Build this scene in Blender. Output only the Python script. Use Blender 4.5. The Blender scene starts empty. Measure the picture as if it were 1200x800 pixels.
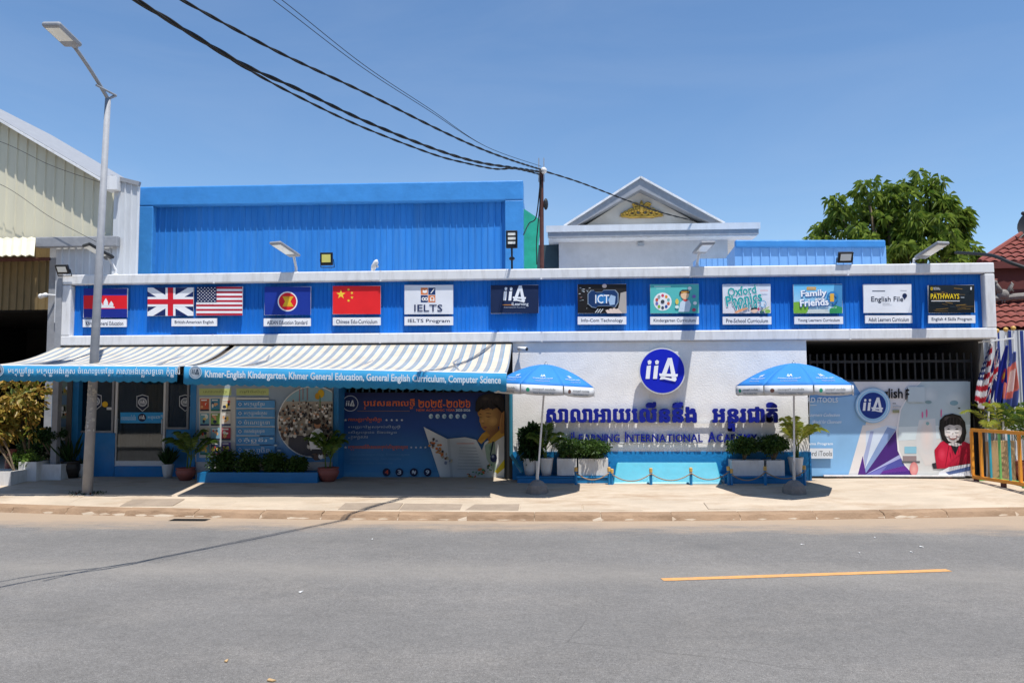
import bpy, math, random
from mathutils import Vector, Matrix
R = math.radians
random.seed(7)
sc = bpy.context.scene
col = sc.collection

# ------------------------------------------------------------------ camera, sky, sun, exposure
YAW, PITCH, ROLL, FPX, CAM = R(3.3), R(3.8), R(-0.24), 900.0, Vector((0, -15, 2.0))
fwd = Vector((-math.sin(YAW)*math.cos(PITCH), math.cos(YAW)*math.cos(PITCH), math.sin(PITCH)))
rgt0 = Vector((math.cos(YAW), math.sin(YAW), 0)); up0 = rgt0.cross(fwd)
rgt = rgt0*math.cos(ROLL) + up0*math.sin(ROLL); upv = up0*math.cos(ROLL) - rgt0*math.sin(ROLL)
cd = bpy.data.cameras.new('camera'); cam = bpy.data.objects.new('camera', cd); col.objects.link(cam)
m3 = Matrix((rgt, upv, -fwd)).transposed(); cam.matrix_world = Matrix.Translation(CAM) @ m3.to_4x4()
cd.sensor_width = 36; cd.lens = 36*FPX/1200; cd.clip_start = .1; cd.clip_end = 2000
sc.camera = cam

LIGHT = Vector((-.16, .27, -1)).normalized()
elev = math.asin(-LIGHT.z); rot = math.atan2(-LIGHT.x, -LIGHT.y)
world = bpy.data.worlds.new('World'); sc.world = world; world.use_nodes = True
nt = world.node_tree; nt.nodes.clear()
sky = nt.nodes.new('ShaderNodeTexSky'); sky.sky_type = 'NISHITA'; sky.sun_disc = False
sky.sun_elevation = elev; sky.sun_rotation = rot; sky.altitude = 0; sky.air_density = 1.0; sky.dust_density = .15; sky.ozone_density = 3.0
bg = nt.nodes.new('ShaderNodeBackground'); bg.inputs[1].default_value = .11
wo = nt.nodes.new('ShaderNodeOutputWorld'); hs = nt.nodes.new('ShaderNodeHueSaturation'); hs.inputs['Saturation'].default_value = 1.1; hs.inputs['Value'].default_value = 1.12; nt.links.new(sky.outputs[0], hs.inputs['Color']); 
# barely visible veils of high cirrus
tc = nt.nodes.new('ShaderNodeTexCoord'); cmp_ = nt.nodes.new('ShaderNodeMapping'); cmp_.inputs['Scale'].default_value = (1.2, 1.2, 4.5); cnz = nt.nodes.new('ShaderNodeTexNoise'); cnz.inputs['Scale'].default_value = 1.7; cnz.inputs['Detail'].default_value = 7; cnz.inputs['Roughness'].default_value = .58; cnz.inputs['Distortion'].default_value = .6
nt.links.new(tc.outputs['Generated'], cmp_.inputs[0]); nt.links.new(cmp_.outputs[0], cnz.inputs['Vector']); cmr = nt.nodes.new('ShaderNodeMapRange'); cmr.inputs['From Min'].default_value = .42; cmr.inputs['From Max'].default_value = .75; cmr.inputs['To Max'].default_value = .085; nt.links.new(cnz.outputs[0], cmr.inputs[0])
cmx = nt.nodes.new('ShaderNodeMix'); cmx.data_type = 'RGBA'; cmx.inputs[7].default_value = (5.2, 5.6, 6.2, 1); nt.links.new(cmr.outputs[0], cmx.inputs[0]); nt.links.new(hs.outputs[0], cmx.inputs[6]); nt.links.new(cmx.outputs[2], bg.inputs[0]); nt.links.new(bg.outputs[0], wo.inputs[0])
sl = bpy.data.lights.new('sun', 'SUN'); sl.energy = 4.6; sl.angle = R(.5); sl.color = (1, .965, .91)
so = bpy.data.objects.new('sun', sl); col.objects.link(so); so.rotation_euler = LIGHT.to_track_quat('-Z', 'Y').to_euler(); so.location = (0, 0, 30)
vs = sc.view_settings; vs.view_transform = 'Standard'; vs.look = 'None'; vs.exposure = .4; vs.gamma = 1; vs.use_curve_mapping = False
sc.render.engine = 'CYCLES'; sc.cycles.max_bounces = 7; sc.cycles.diffuse_bounces = 2; sc.cycles.transparent_max_bounces = 12
try: sc.cycles.use_denoising = True
except Exception: pass

# ------------------------------------------------------------------ survey: where a sight line meets the plane y=Y, or the ground
def ray(px, py): return fwd + rgt*((px-600)/FPX) - upv*((py-400)/FPX)
def P(px, py, Y):
    d = ray(px, py); return CAM + d*((Y-CAM.y)/d.y)
def kerb(x): return min(-2.05, -2.88 + .0098*(x+1.5)**2)
def gz(x, y):
    k = kerb(x)
    pts = [(k, 0), (k+.1, .075), (k+.2, .095), (k+.32, .1), (-1.5, .2), (-1.1, .238), (-.4, .295), (0, .31)]
    if y <= k: return 0.0
    for (a, za), (b, zb) in zip(pts, pts[1:]):
        if y <= b: return za + (zb-za)*(y-a)/(b-a)
    return .31
def GP(px, py):
    z = .2
    for _ in range(12):
        d = ray(px, py); p = CAM + d*((z-CAM.z)/d.z); z = gz(p.x, p.y)
    return p

# ------------------------------------------------------------------ materials
def lin(h):
    if not isinstance(h, str): return tuple(h)
    h = h.lstrip('#'); c = [int(h[i:i+2], 16)/255 for i in (0, 2, 4)]
    return tuple(x/12.92 if x <= .04045 else ((x+.055)/1.055)**2.4 for x in c)
MATS = {}
def mat(name, color, rough=.6, metal=0, var=.12, scale=3.0, bump=0, bscale=60, spec=.4, dirt=None, dirt_amt=.0, dscale=1.2, stretch=None, tone=0):
    if name in MATS: return MATS[name]
    m = bpy.data.materials.new(name); m.use_nodes = True; n = m.node_tree.nodes; l = m.node_tree.links
    b = n['Principled BSDF']; b.inputs['Roughness'].default_value = rough; b.inputs['Metallic'].default_value = metal
    b.inputs['Specular IOR Level'].default_value = spec
    c = lin(color); geo = n.new('ShaderNodeNewGeometry'); src = geo.outputs['Position']
    if stretch:
        mp = n.new('ShaderNodeMapping'); mp.inputs['Scale'].default_value = stretch; l.new(src, mp.inputs[0]); src = mp.outputs[0]
    nz = n.new('ShaderNodeTexNoise'); nz.inputs['Scale'].default_value = scale; nz.inputs['Detail'].default_value = 6; nz.inputs['Roughness'].default_value = .65
    l.new(src, nz.inputs['Vector'])
    mr = n.new('ShaderNodeMapRange'); mr.inputs['From Min'].default_value = .3; mr.inputs['From Max'].default_value = .7
    mr.inputs['To Min'].default_value = 1-var; mr.inputs['To Max'].default_value = 1+var; l.new(nz.outputs[0], mr.inputs[0])
    mx = n.new('ShaderNodeMix'); mx.data_type = 'RGBA'; mx.blend_type = 'MULTIPLY'; mx.inputs[0].default_value = 1
    mx.inputs[6].default_value = (*c, 1); l.new(mr.outputs[0], mx.inputs[7]); out = mx.outputs[2]
    if dirt is not None:
        n2 = n.new('ShaderNodeTexNoise'); n2.inputs['Scale'].default_value = dscale; n2.inputs['Detail'].default_value = 8; n2.inputs['Roughness'].default_value = .7; l.new(src, n2.inputs['Vector'])
        r2 = n.new('ShaderNodeMapRange'); r2.inputs['From Min'].default_value = .48; r2.inputs['From Max'].default_value = .72; r2.inputs['To Max'].default_value = dirt_amt; l.new(n2.outputs[0], r2.inputs[0])
        m2 = n.new('ShaderNodeMix'); m2.data_type = 'RGBA'; l.new(r2.outputs[0], m2.inputs[0]); l.new(out, m2.inputs[6]); m2.inputs[7].default_value = (*lin(dirt), 1); out = m2.outputs[2]
    if tone:
        oi = n.new('ShaderNodeObjectInfo'); tr = n.new('ShaderNodeMapRange'); tr.inputs['To Min'].default_value = 1-tone; tr.inputs['To Max'].default_value = 1+tone; l.new(oi.outputs['Random'], tr.inputs[0])
        m4 = n.new('ShaderNodeMix'); m4.data_type = 'RGBA'; m4.blend_type = 'MULTIPLY'; m4.inputs[0].default_value = 1; l.new(out, m4.inputs[6]); l.new(tr.outputs[0], m4.inputs[7]); out = m4.outputs[2]
    l.new(out, b.inputs['Base Color'])
    if bump:
        nb = n.new('ShaderNodeTexNoise'); nb.inputs['Scale'].default_value = bscale; nb.inputs['Detail'].default_value = 4; l.new(geo.outputs['Position'], nb.inputs['Vector'])
        bp = n.new('ShaderNodeBump'); bp.inputs['Strength'].default_value = min(1, bump); bp.inputs['Distance'].default_value = .02*max(1, bump); l.new(nb.outputs[0], bp.inputs['Height']); l.new(bp.outputs[0], b.inputs['Normal'])
    MATS[name] = m; return m

def leafmat(name, c1, c2, trans=.3):
    m = bpy.data.materials.new(name); m.use_nodes = True; n = m.node_tree.nodes; l = m.node_tree.links; n.clear()
    geo = n.new('ShaderNodeNewGeometry'); rp = n.new('ShaderNodeValToRGB'); rp.color_ramp.elements[0].color = (*c1, 1); rp.color_ramp.elements[1].color = (*c2, 1)
    l.new(geo.outputs['Random Per Island'], rp.inputs[0])
    b = n.new('ShaderNodeBsdfPrincipled'); b.inputs['Roughness'].default_value = .45; b.inputs['Specular IOR Level'].default_value = .35; l.new(rp.outputs[0], b.inputs['Base Color'])
    t = n.new('ShaderNodeBsdfTranslucent'); hs = n.new('ShaderNodeHueSaturation'); hs.inputs['Value'].default_value = 1.5; l.new(rp.outputs[0], hs.inputs['Color']); l.new(hs.outputs[0], t.inputs[0])
    mx = n.new('ShaderNodeMixShader'); mx.inputs[0].default_value = trans; l.new(b.outputs[0], mx.inputs[1]); l.new(t.outputs[0], mx.inputs[2])
    o = n.new('ShaderNodeOutputMaterial'); l.new(mx.outputs[0], o.inputs[0]); MATS[name] = m; return m

def printmat(name, rough, trans=0):
    m = bpy.data.materials.new(name); m.use_nodes = True; n = m.node_tree.nodes; l = m.node_tree.links
    a = n.new('ShaderNodeVertexColor'); a.layer_name = 'Col'; b = n['Principled BSDF']; b.inputs['Roughness'].default_value = rough; b.inputs['Specular IOR Level'].default_value = .3
    geo = n.new('ShaderNodeNewGeometry'); nz = n.new('ShaderNodeTexNoise'); nz.inputs['Scale'].default_value = 2.5; nz.inputs['Detail'].default_value = 5; l.new(geo.outputs['Position'], nz.inputs['Vector'])
    mr = n.new('ShaderNodeMapRange'); mr.inputs['From Min'].default_value = .3; mr.inputs['From Max'].default_value = .7; mr.inputs['To Min'].default_value = .92; mr.inputs['To Max'].default_value = 1.04; l.new(nz.outputs[0], mr.inputs[0])
    mx = n.new('ShaderNodeMix'); mx.data_type = 'RGBA'; mx.blend_type = 'MULTIPLY'; mx.inputs[0].default_value = 1; l.new(a.outputs[0], mx.inputs[6]); l.new(mr.outputs[0], mx.inputs[7]); l.new(mx.outputs[2], b.inputs['Base Color'])
    if trans:
        t = n.new('ShaderNodeBsdfTranslucent'); l.new(mx.outputs[2], t.inputs[0]); ms = n.new('ShaderNodeMixShader'); ms.inputs[0].default_value = trans
        l.new(b.outputs[0], ms.inputs[1]); l.new(t.outputs[0], ms.inputs[2]); l.new(ms.outputs[0], n['Material Output'].inputs[0])
    MATS[name] = m; return m

def glassmat(name, tint, mixv):
    m = bpy.data.materials.new(name); m.use_nodes = True; n = m.node_tree.nodes; l = m.node_tree.links; n.clear()
    t = n.new('ShaderNodeBsdfTransparent'); t.inputs[0].default_value = (*tint, 1); g = n.new('ShaderNodeBsdfGlossy'); g.inputs['Roughness'].default_value = .03
    f = n.new('ShaderNodeFresnel'); f.inputs[0].default_value = 1.5; ad = n.new('ShaderNodeMath'); ad.operation = 'ADD'; ad.inputs[1].default_value = mixv; l.new(f.outputs[0], ad.inputs[0])
    mx = n.new('ShaderNodeMixShader'); l.new(ad.outputs[0], mx.inputs[0]); l.new(t.outputs[0], mx.inputs[1]); l.new(g.outputs[0], mx.inputs[2])
    o = n.new('ShaderNodeOutputMaterial'); l.new(mx.outputs[0], o.inputs[0]); MATS[name] = m; return m

PRINT = printmat('printed_vinyl', .45); CLOTH = printmat('printed_cloth', .85, .25)
GLASS = glassmat('window_glass', (.55, .6, .62), .03)
WHITE = mat('white_paint_metal', (.76, .76, .76), .45, var=.05, scale=1.5, dirt=(.42, .4, .37), dirt_amt=.5, dscale=2.2, stretch=(3, 3, .6))
STUCCO = mat('white_stucco', (.87, .85, .82), .9, var=.06, bump=.32, bscale=34, spec=.2, dirt=(.6, .55, .5), dirt_amt=.2)
PLASTER = mat('grey_plaster', (.62, .6, .59), .9, var=.07, bump=.3, bscale=30, spec=.2, dirt=(.42, .4, .37), dirt_amt=.4)
BLUE = mat('blue_sheet_metal', (.009, .165, .62), .6, spec=.2, var=.1, scale=1.6, stretch=(3, 3, .5), tone=.07, bump=.35, bscale=1.6, dirt=(.1, .26, .55), dirt_amt=.3)
BLUE2 = mat('blue_sheet_metal_large', (.03, .205, .58), .6, spec=.2, var=.1, scale=1.4, stretch=(3, 3, .4), tone=.07, bump=.35, bscale=1.6, dirt=(.12, .3, .55), dirt_amt=.3)
BLUET = mat('blue_trim_sheet', (.05, .25, .6), .4, var=.09, bump=1.0, bscale=2.2)
BLUEP = mat('pale_blue_sheet', (.2, .42, .76), .4, var=.06, stretch=(2, 2, .4))
BLUEW = mat('blue_wall_paint', (.012, .2, .5), .55, var=.1, scale=4, dirt=(.2, .3, .4), dirt_amt=.25)
BLUED = mat('blue_dado_paint', (.008, .22, .52), .5, var=.08, scale=5, bump=.3, bscale=20)
CYAN = mat('pale_blue_glossy_paint', (.045, .3, .4), .3, var=.08, scale=6)
CYAND = mat('mid_blue_glossy_paint', (.01, .18, .42), .35, var=.08, scale=6)
CREAM = mat('cream_sheet', (.66, .62, .47), .5, var=.05, scale=.8, stretch=(2, 2, .4), dirt=(.5, .46, .36), dirt_amt=.3)
CORRW = mat('white_sheet', (.62, .64, .66), .45, var=.06, stretch=(2, 2, .4), dirt=(.42, .42, .42), dirt_amt=.4)
GALV = mat('galvanised_steel', (.42, .45, .48), .4, metal=.6, var=.1, scale=8)
GREYM = mat('grey_painted_steel', (.28, .29, .31), .65, metal=0, var=.08, scale=6, dirt=(.55, .55, .55), dirt_amt=.25, dscale=5)
DARK = mat('black_steel', (.025, .026, .028), .45, metal=.2, var=.1)
BLACK = mat('black_plastic', (.012, .012, .013), .4)
BROWN = mat('brown_sheet', (.2, .14, .06), .6, var=.1)
INTER = mat('interior_wall', (.12, .115, .11), .9)
CONC = mat('concrete', (.42, .37, .31), .9, var=.12, scale=2.5, bump=.4, bscale=40, spec=.2, dirt=(.26, .2, .14), dirt_amt=.6, dscale=.9)
SLABM = mat('drain_slab_concrete', (.3, .24, .185), .9, var=.14, scale=3, bump=.4, bscale=50, spec=.2, dirt=(.24, .19, .14), dirt_amt=.65, dscale=1.8)
STONE = mat('grey_stone', (.22, .2, .18), .9, var=.15, scale=12, bump=.6, bscale=30)
POTW = mat('white_glazed_pot', (.7, .69, .67), .45, var=.06, dirt=(.4, .36, .31), dirt_amt=.45, dscale=5, stretch=(1.5, 1.5, .6))
POTR = mat('terracotta_pot', (.3, .09, .07), .6, var=.12)
POTK = mat('dark_glazed_pot', (.03, .025, .022), .35)
SOIL = mat('soil', (.05, .035, .025), .95, var=.2, bump=.6, bscale=50)
BARK = mat('bark', (.16, .12, .08), .9, var=.2, scale=10, bump=.5, bscale=30)
GOLD = mat('gold_paint', (.55, .34, .06), .4, metal=.4, var=.2, scale=10)
GOLDT = mat('gold_cap_paint', (.62, .38, .1), .45)
RUST = mat('rusty_steel', (.1, .035, .028), .7, var=.25, scale=12)
CABLE = mat('black_cable', (.012, .012, .012), .6)
GREEN = mat('green_netting', (.02, .38, .24), .8, var=.15, scale=5)
REDT = mat('red_roof_tile', (.2, .048, .034), .7, var=.2, scale=6)
MAROON = mat('maroon_wall', (.13, .03, .025), .8, var=.15)
SIGNB = mat('sign_blue_acrylic', (.008, .02, .5), .4, spec=.25, var=.02)
LETB = mat('letter_blue_acrylic', (.007, .016, .26), .45, spec=.25, var=.02)
ALUW = mat('white_aluminium_frame', (.72, .72, .72), .4, var=.05)
LENS = mat('lamp_lens', (.8, .8, .74), .2, var=.05)
LENSY = mat('lamp_lens_yellow', (.75, .7, .2), .2, var=.05)
CURT = mat('grey_curtain', (.05, .048, .045), .9, var=.1)
ROPE = mat('tan_rope', (.32, .22, .13), .9)
ORANGE = mat('orange_paint', (.75, .3, .03), .45); LIME = mat('green_paint', (.16, .45, .12), .45); TEAL = mat('teal_paint', (.03, .35, .45), .45)
CARD = mat('cardboard', (.45, .3, .15), .85)
YEL = mat('yellow_road_paint', (.6, .3, .1), .8, var=.12, scale=14, dirt=(.3, .24, .18), dirt_amt=.45, dscale=9)
L_TREE = leafmat('mango_leaves', (.055, .11, .013), (.24, .31, .05), .42); L_DARK = leafmat('dark_shrub_leaves', (.018, .05, .01), (.09, .16, .03))
L_PALM = leafmat('palm_leaves', (.05, .11, .02), (.16, .25, .04)); L_YEL = leafmat('yellow_palm_leaves', (.28, .34, .05), (.5, .5, .1), .4)
L_CRO = leafmat('croton_leaves', (.1, .15, .02), (.46, .27, .06)); L_DEEP = leafmat('deep_green_leaves', (.01, .035, .008), (.03, .075, .02))

# ------------------------------------------------------------------ mesh builder, objects
WORLDLOC = {}
def link(o, parent=None, loc=(0, 0, 0)):
    col.objects.link(o); loc = Vector(loc); WORLDLOC[o.name] = loc
    if parent: o.parent = parent; o.location = loc - WORLDLOC[parent.name]
    else: o.location = loc
    return o
def tag(o, label=None, cat=None, group=None, kind=None):
    if label: o['label'] = label
    if cat: o['category'] = cat
    if group: o['group'] = group
    if kind: o['kind'] = kind
    return o
def thing(name, loc, label, cat, group=None):
    o = bpy.data.objects.new(name, None); o.empty_display_size = .1; link(o, None, loc); return tag(o, label, cat, group)
class MB:
    def __init__(s): s.v = []; s.f = []; s.c = []; s.cur = None
    def add(s, vs, fs, color=None):
        b = len(s.v); s.v += [Vector(p) for p in vs]
        for f in fs: s.f.append([b+i for i in f])
        s.c += (color if isinstance(color, list) else [color]*len(vs)); return s
    def quad(s, a, b, c, d, color=None): return s.add([a, b, c, d], [(0, 1, 2, 3)], color)
    def obox(s, c, ax, ay, az, hx, hy, hz, color=None):
        c = Vector(c); ax, ay, az = Vector(ax)*hx, Vector(ay)*hy, Vector(az)*hz
        vs = [c+ax*i+ay*j+az*k for i in (-1, 1) for j in (-1, 1) for k in (-1, 1)]
        return s.add(vs, [(0, 1, 3, 2), (4, 6, 7, 5), (0, 4, 5, 1), (2, 3, 7, 6), (0, 2, 6, 4), (1, 5, 7, 3)], color)
    def box(s, x0, x1, y0, y1, z0, z1, color=None):
        return s.obox(((x0+x1)/2, (y0+y1)/2, (z0+z1)/2), (1, 0, 0), (0, 1, 0), (0, 0, 1), abs(x1-x0)/2, abs(y1-y0)/2, abs(z1-z0)/2, color)
    def hexa(s, pts, color=None):   # 8 corners: bottom 4 ccw, top 4 ccw
        return s.add(pts, [(3, 2, 1, 0), (4, 5, 6, 7), (0, 1, 5, 4), (1, 2, 6, 5), (2, 3, 7, 6), (3, 0, 4, 7)], color)
    def bar(s, a, b, w, h=None, color=None):
        a, b = Vector(a), Vector(b); d = (b-a); L = d.length; d.normalize(); h = h or w
        u = d.cross(Vector((0, 0, 1))); u = Vector((1, 0, 0)) if u.length < 1e-3 else u.normalized(); w_ = u.cross(d)
        return s.obox((a+b)/2, d, u, w_, L/2, w/2, h/2, color)
    def tube(s, pts, r, seg=8, cap=True, color=None):
        pts = [Vector(p) for p in pts]; n = len(pts); rs = r if isinstance(r, (list, tuple)) else [r]*n; vs = []; u = None
        for i, p in enumerate(pts):
            d = (pts[min(i+1, n-1)] - pts[max(i-1, 0)]).normalized()
            if u is None: u = d.orthogonal().normalized()
            else: u = (u - d*u.dot(d)).normalized()
            w = d.cross(u)
            vs += [p + (u*math.cos(2*math.pi*k/seg) + w*math.sin(2*math.pi*k/seg))*rs[i] for k in range(seg)]
        fs = [(i*seg+k, i*seg+(k+1) % seg, (i+1)*seg+(k+1) % seg, (i+1)*seg+k) for i in range(n-1) for k in range(seg)]
        if cap: fs += [tuple(range(seg))[::-1], tuple((n-1)*seg+k for k in range(seg))]
        return s.add(vs, fs, color)
    def lathe(s, c, prof, seg=16, color=None):
        c = Vector(c); vs = []; n = len(prof)
        for r, z in prof: vs += [c+Vector((r*math.cos(2*math.pi*k/seg), r*math.sin(2*math.pi*k/seg), z)) for k in range(seg)]
        fs = [(i*seg+k, i*seg+(k+1) % seg, (i+1)*seg+(k+1) % seg, (i+1)*seg+k) for i in range(n-1) for k in range(seg)]
        fs += [tuple(range(seg))[::-1], tuple((n-1)*seg+k for k in range(seg))]
        return s.add(vs, fs, color)
    def ball(s, c, r, seg=10, rings=6, sc_=(1, 1, 1), color=None):
        prof = [(max(.001, r*math.sin(math.pi*i/rings)), -r*math.cos(math.pi*i/rings)) for i in range(rings+1)]; b = len(s.v); s.lathe((0, 0, 0), prof, seg, color)
        for i in range(b, len(s.v)): v = s.v[i]; s.v[i] = Vector((v.x*sc_[0], v.y*sc_[1], v.z*sc_[2])) + Vector(c)
        return s
    def corr(s, x0, x1, z0, z1, Y, per, dep, rib=.35, xyz=None):
        # folded sheet, ribs run upwards; z1 may be a function of x; ribs stand towards -y
        x = x0; xs = []; k = 0
        while x < x1-1e-6:
            a = per*(1-rib); q = per*rib*.28
            for dx, d in ((0, 0), (a, 0), (a+q, dep), (per-q, dep)):
                if x+dx < x1: xs.append((x+dx, d))
            x += per
        xs.append((x1, 0)); z1f = z1 if callable(z1) else (lambda x: z1); z0f = z0 if callable(z0) else (lambda x: z0)
        f = xyz or (lambda x, y, z: (x, y, z)); vs = []
        for x, d in xs: vs += [f(x, Y-d, z0f(x)), f(x, Y-d, z1f(x))]
        return s.add(vs, [(2*i, 2*i+2, 2*i+3, 2*i+1) for i in range(len(xs)-1)])
    def build(s, name, m, parent=None, smooth=False, origin=None):
        if origin is None:
            xs = [v.x for v in s.v]; ys = [v.y for v in s.v]; zs = [v.z for v in s.v]
            origin = Vector(((min(xs)+max(xs))/2, (min(ys)+max(ys))/2, min(zs)))
        origin = Vector(origin); me = bpy.data.meshes.new(name); me.from_pydata([v-origin for v in s.v], [], s.f)
        if any(c is not None for c in s.c):
            ca = me.color_attributes.new('Col', 'FLOAT_COLOR', 'POINT'); buf = []
            for c in s.c: buf += [*(c or (.5, .5, .5)), 1]
            ca.data.foreach_set('color', buf)
        me.materials.append(m)
        if smooth: me.polygons.foreach_set('use_smooth', [True]*len(me.polygons))
        me.update(); o = bpy.data.objects.new(name, me); return link(o, parent, origin)
def bevel(o, w=.01, seg=2):
    b = o.modifiers.new('bevel', 'BEVEL'); b.width = w; b.segments = seg; b.limit_method = 'ANGLE'; return o
def solid(o, t):
    b = o.modifiers.new('solidify', 'SOLIDIFY'); b.thickness = t; return o

# ------------------------------------------------------------------ text
TCACHE = {}
def raw_text(s, bold=0, ext=0, res=2, bev=0):
    key = (s, bold, ext, res, bev)
    if key in TCACHE: return TCACHE[key]
    c = bpy.data.curves.new('lettering', 'FONT'); c.body = s; c.offset = bold; c.extrude = ext; c.resolution_u = res; c.bevel_depth = bev; c.bevel_resolution = 1
    o = bpy.data.objects.new('lettering', c); col.objects.link(o); dg = bpy.context.evaluated_depsgraph_get()
    me = bpy.data.meshes.new_from_object(o.evaluated_get(dg))
    r = ([tuple(v.co) for v in me.vertices], [tuple(p.vertices) for p in me.polygons])
    bpy.data.objects.remove(o); bpy.data.curves.remove(c); bpy.data.meshes.remove(me); TCACHE[key] = r; return r
PRE = {0x17BE: 0x17C1, 0x17BF: 0x17C1, 0x17C0: 0x17C1, 0x17C1: 0x17C1, 0x17C2: 0x17C2, 0x17C3: 0x17C3, 0x17C4: 0x17C1, 0x17C5: 0x17C1}
AFT = {0x17BE: 0x17B8, 0x17BF: 0x17B6, 0x17C0: 0x17B6, 0x17C4: 0x17B6, 0x17C5: 0x17B6, 0x17C1: None, 0x17C2: None, 0x17C3: None}
def khmer_clusters(s):
    out = []; i = 0
    while i < len(s):
        ch = s[i]; i += 1; subs = []; marks = []
        while i < len(s) and 0x17B6 <= ord(s[i]) <= 0x17D3:
            if ord(s[i]) == 0x17D2 and i+1 < len(s): subs.append(s[i+1]); i += 2
            else: marks.append(ord(s[i])); i += 1
        out.append((ch, subs, marks))
    return out
def khmer_cluster_mesh(cl, **kw):
    ch, subs, marks = cl; vs = []; fs = []; pen = 0
    def put(g, x, y, k=1.0):
        v, f = raw_text(g, **kw); b = len(vs); vs.extend((p[0]*k+x, p[1]*k+y, p[2]) for p in v); fs.extend(tuple(b+i for i in q) for q in f)
        return max((p[0] for p in v), default=.3)
    for m in marks:
        if m in PRE: pen += put(chr(PRE[m]), pen, 0) + .05
    if ch == ' ': return [], [], .35
    x0 = pen; w = put(ch, pen, 0); pen += w + .06
    for k, sb in enumerate(subs): put(sb, x0 + max(0, w*.5-.22), -.42-.3*k, .55)
    for m in marks:
        a = AFT.get(m, m)
        if a:
            v, f = raw_text(chr(a), **kw)
            if not v: continue
            mx = max(p[0] for p in v); put(chr(a), pen, 0)
            if mx > .08: pen += mx + .05
    return vs, fs, pen
def bold_mesh(vf, r, n=4, dz=.0):
    # thicker strokes: the outline repeated round a small circle
    v, f = vf; vs = []; fs = []
    for k in range(n):
        a = 6.2832*(k+.5)/n; b = len(vs); vs.extend((p[0]+r*math.cos(a), p[1]+r*.8*math.sin(a), p[2]+dz*k) for p in v); fs.extend(tuple(b+i for i in q) for q in f)
    return vs, fs
def text_mesh(s, bold=0, ext=0, res=2):
    if bold: return bold_mesh(text_mesh(s, 0, ext, res), bold)
    if any(0x1780 <= ord(c) <= 0x17FF for c in s):
        vs = []; fs = []; pen = 0
        for cl in khmer_clusters(s):
            v, f, a = khmer_cluster_mesh(cl, bold=bold, ext=ext, res=res); b = len(vs)
            vs.extend((p[0]+pen, p[1], p[2]) for p in v); fs.extend(tuple(b+i for i in q) for q in f); pen += a
        return vs, fs
    return raw_text(s, bold, ext, res)

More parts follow.
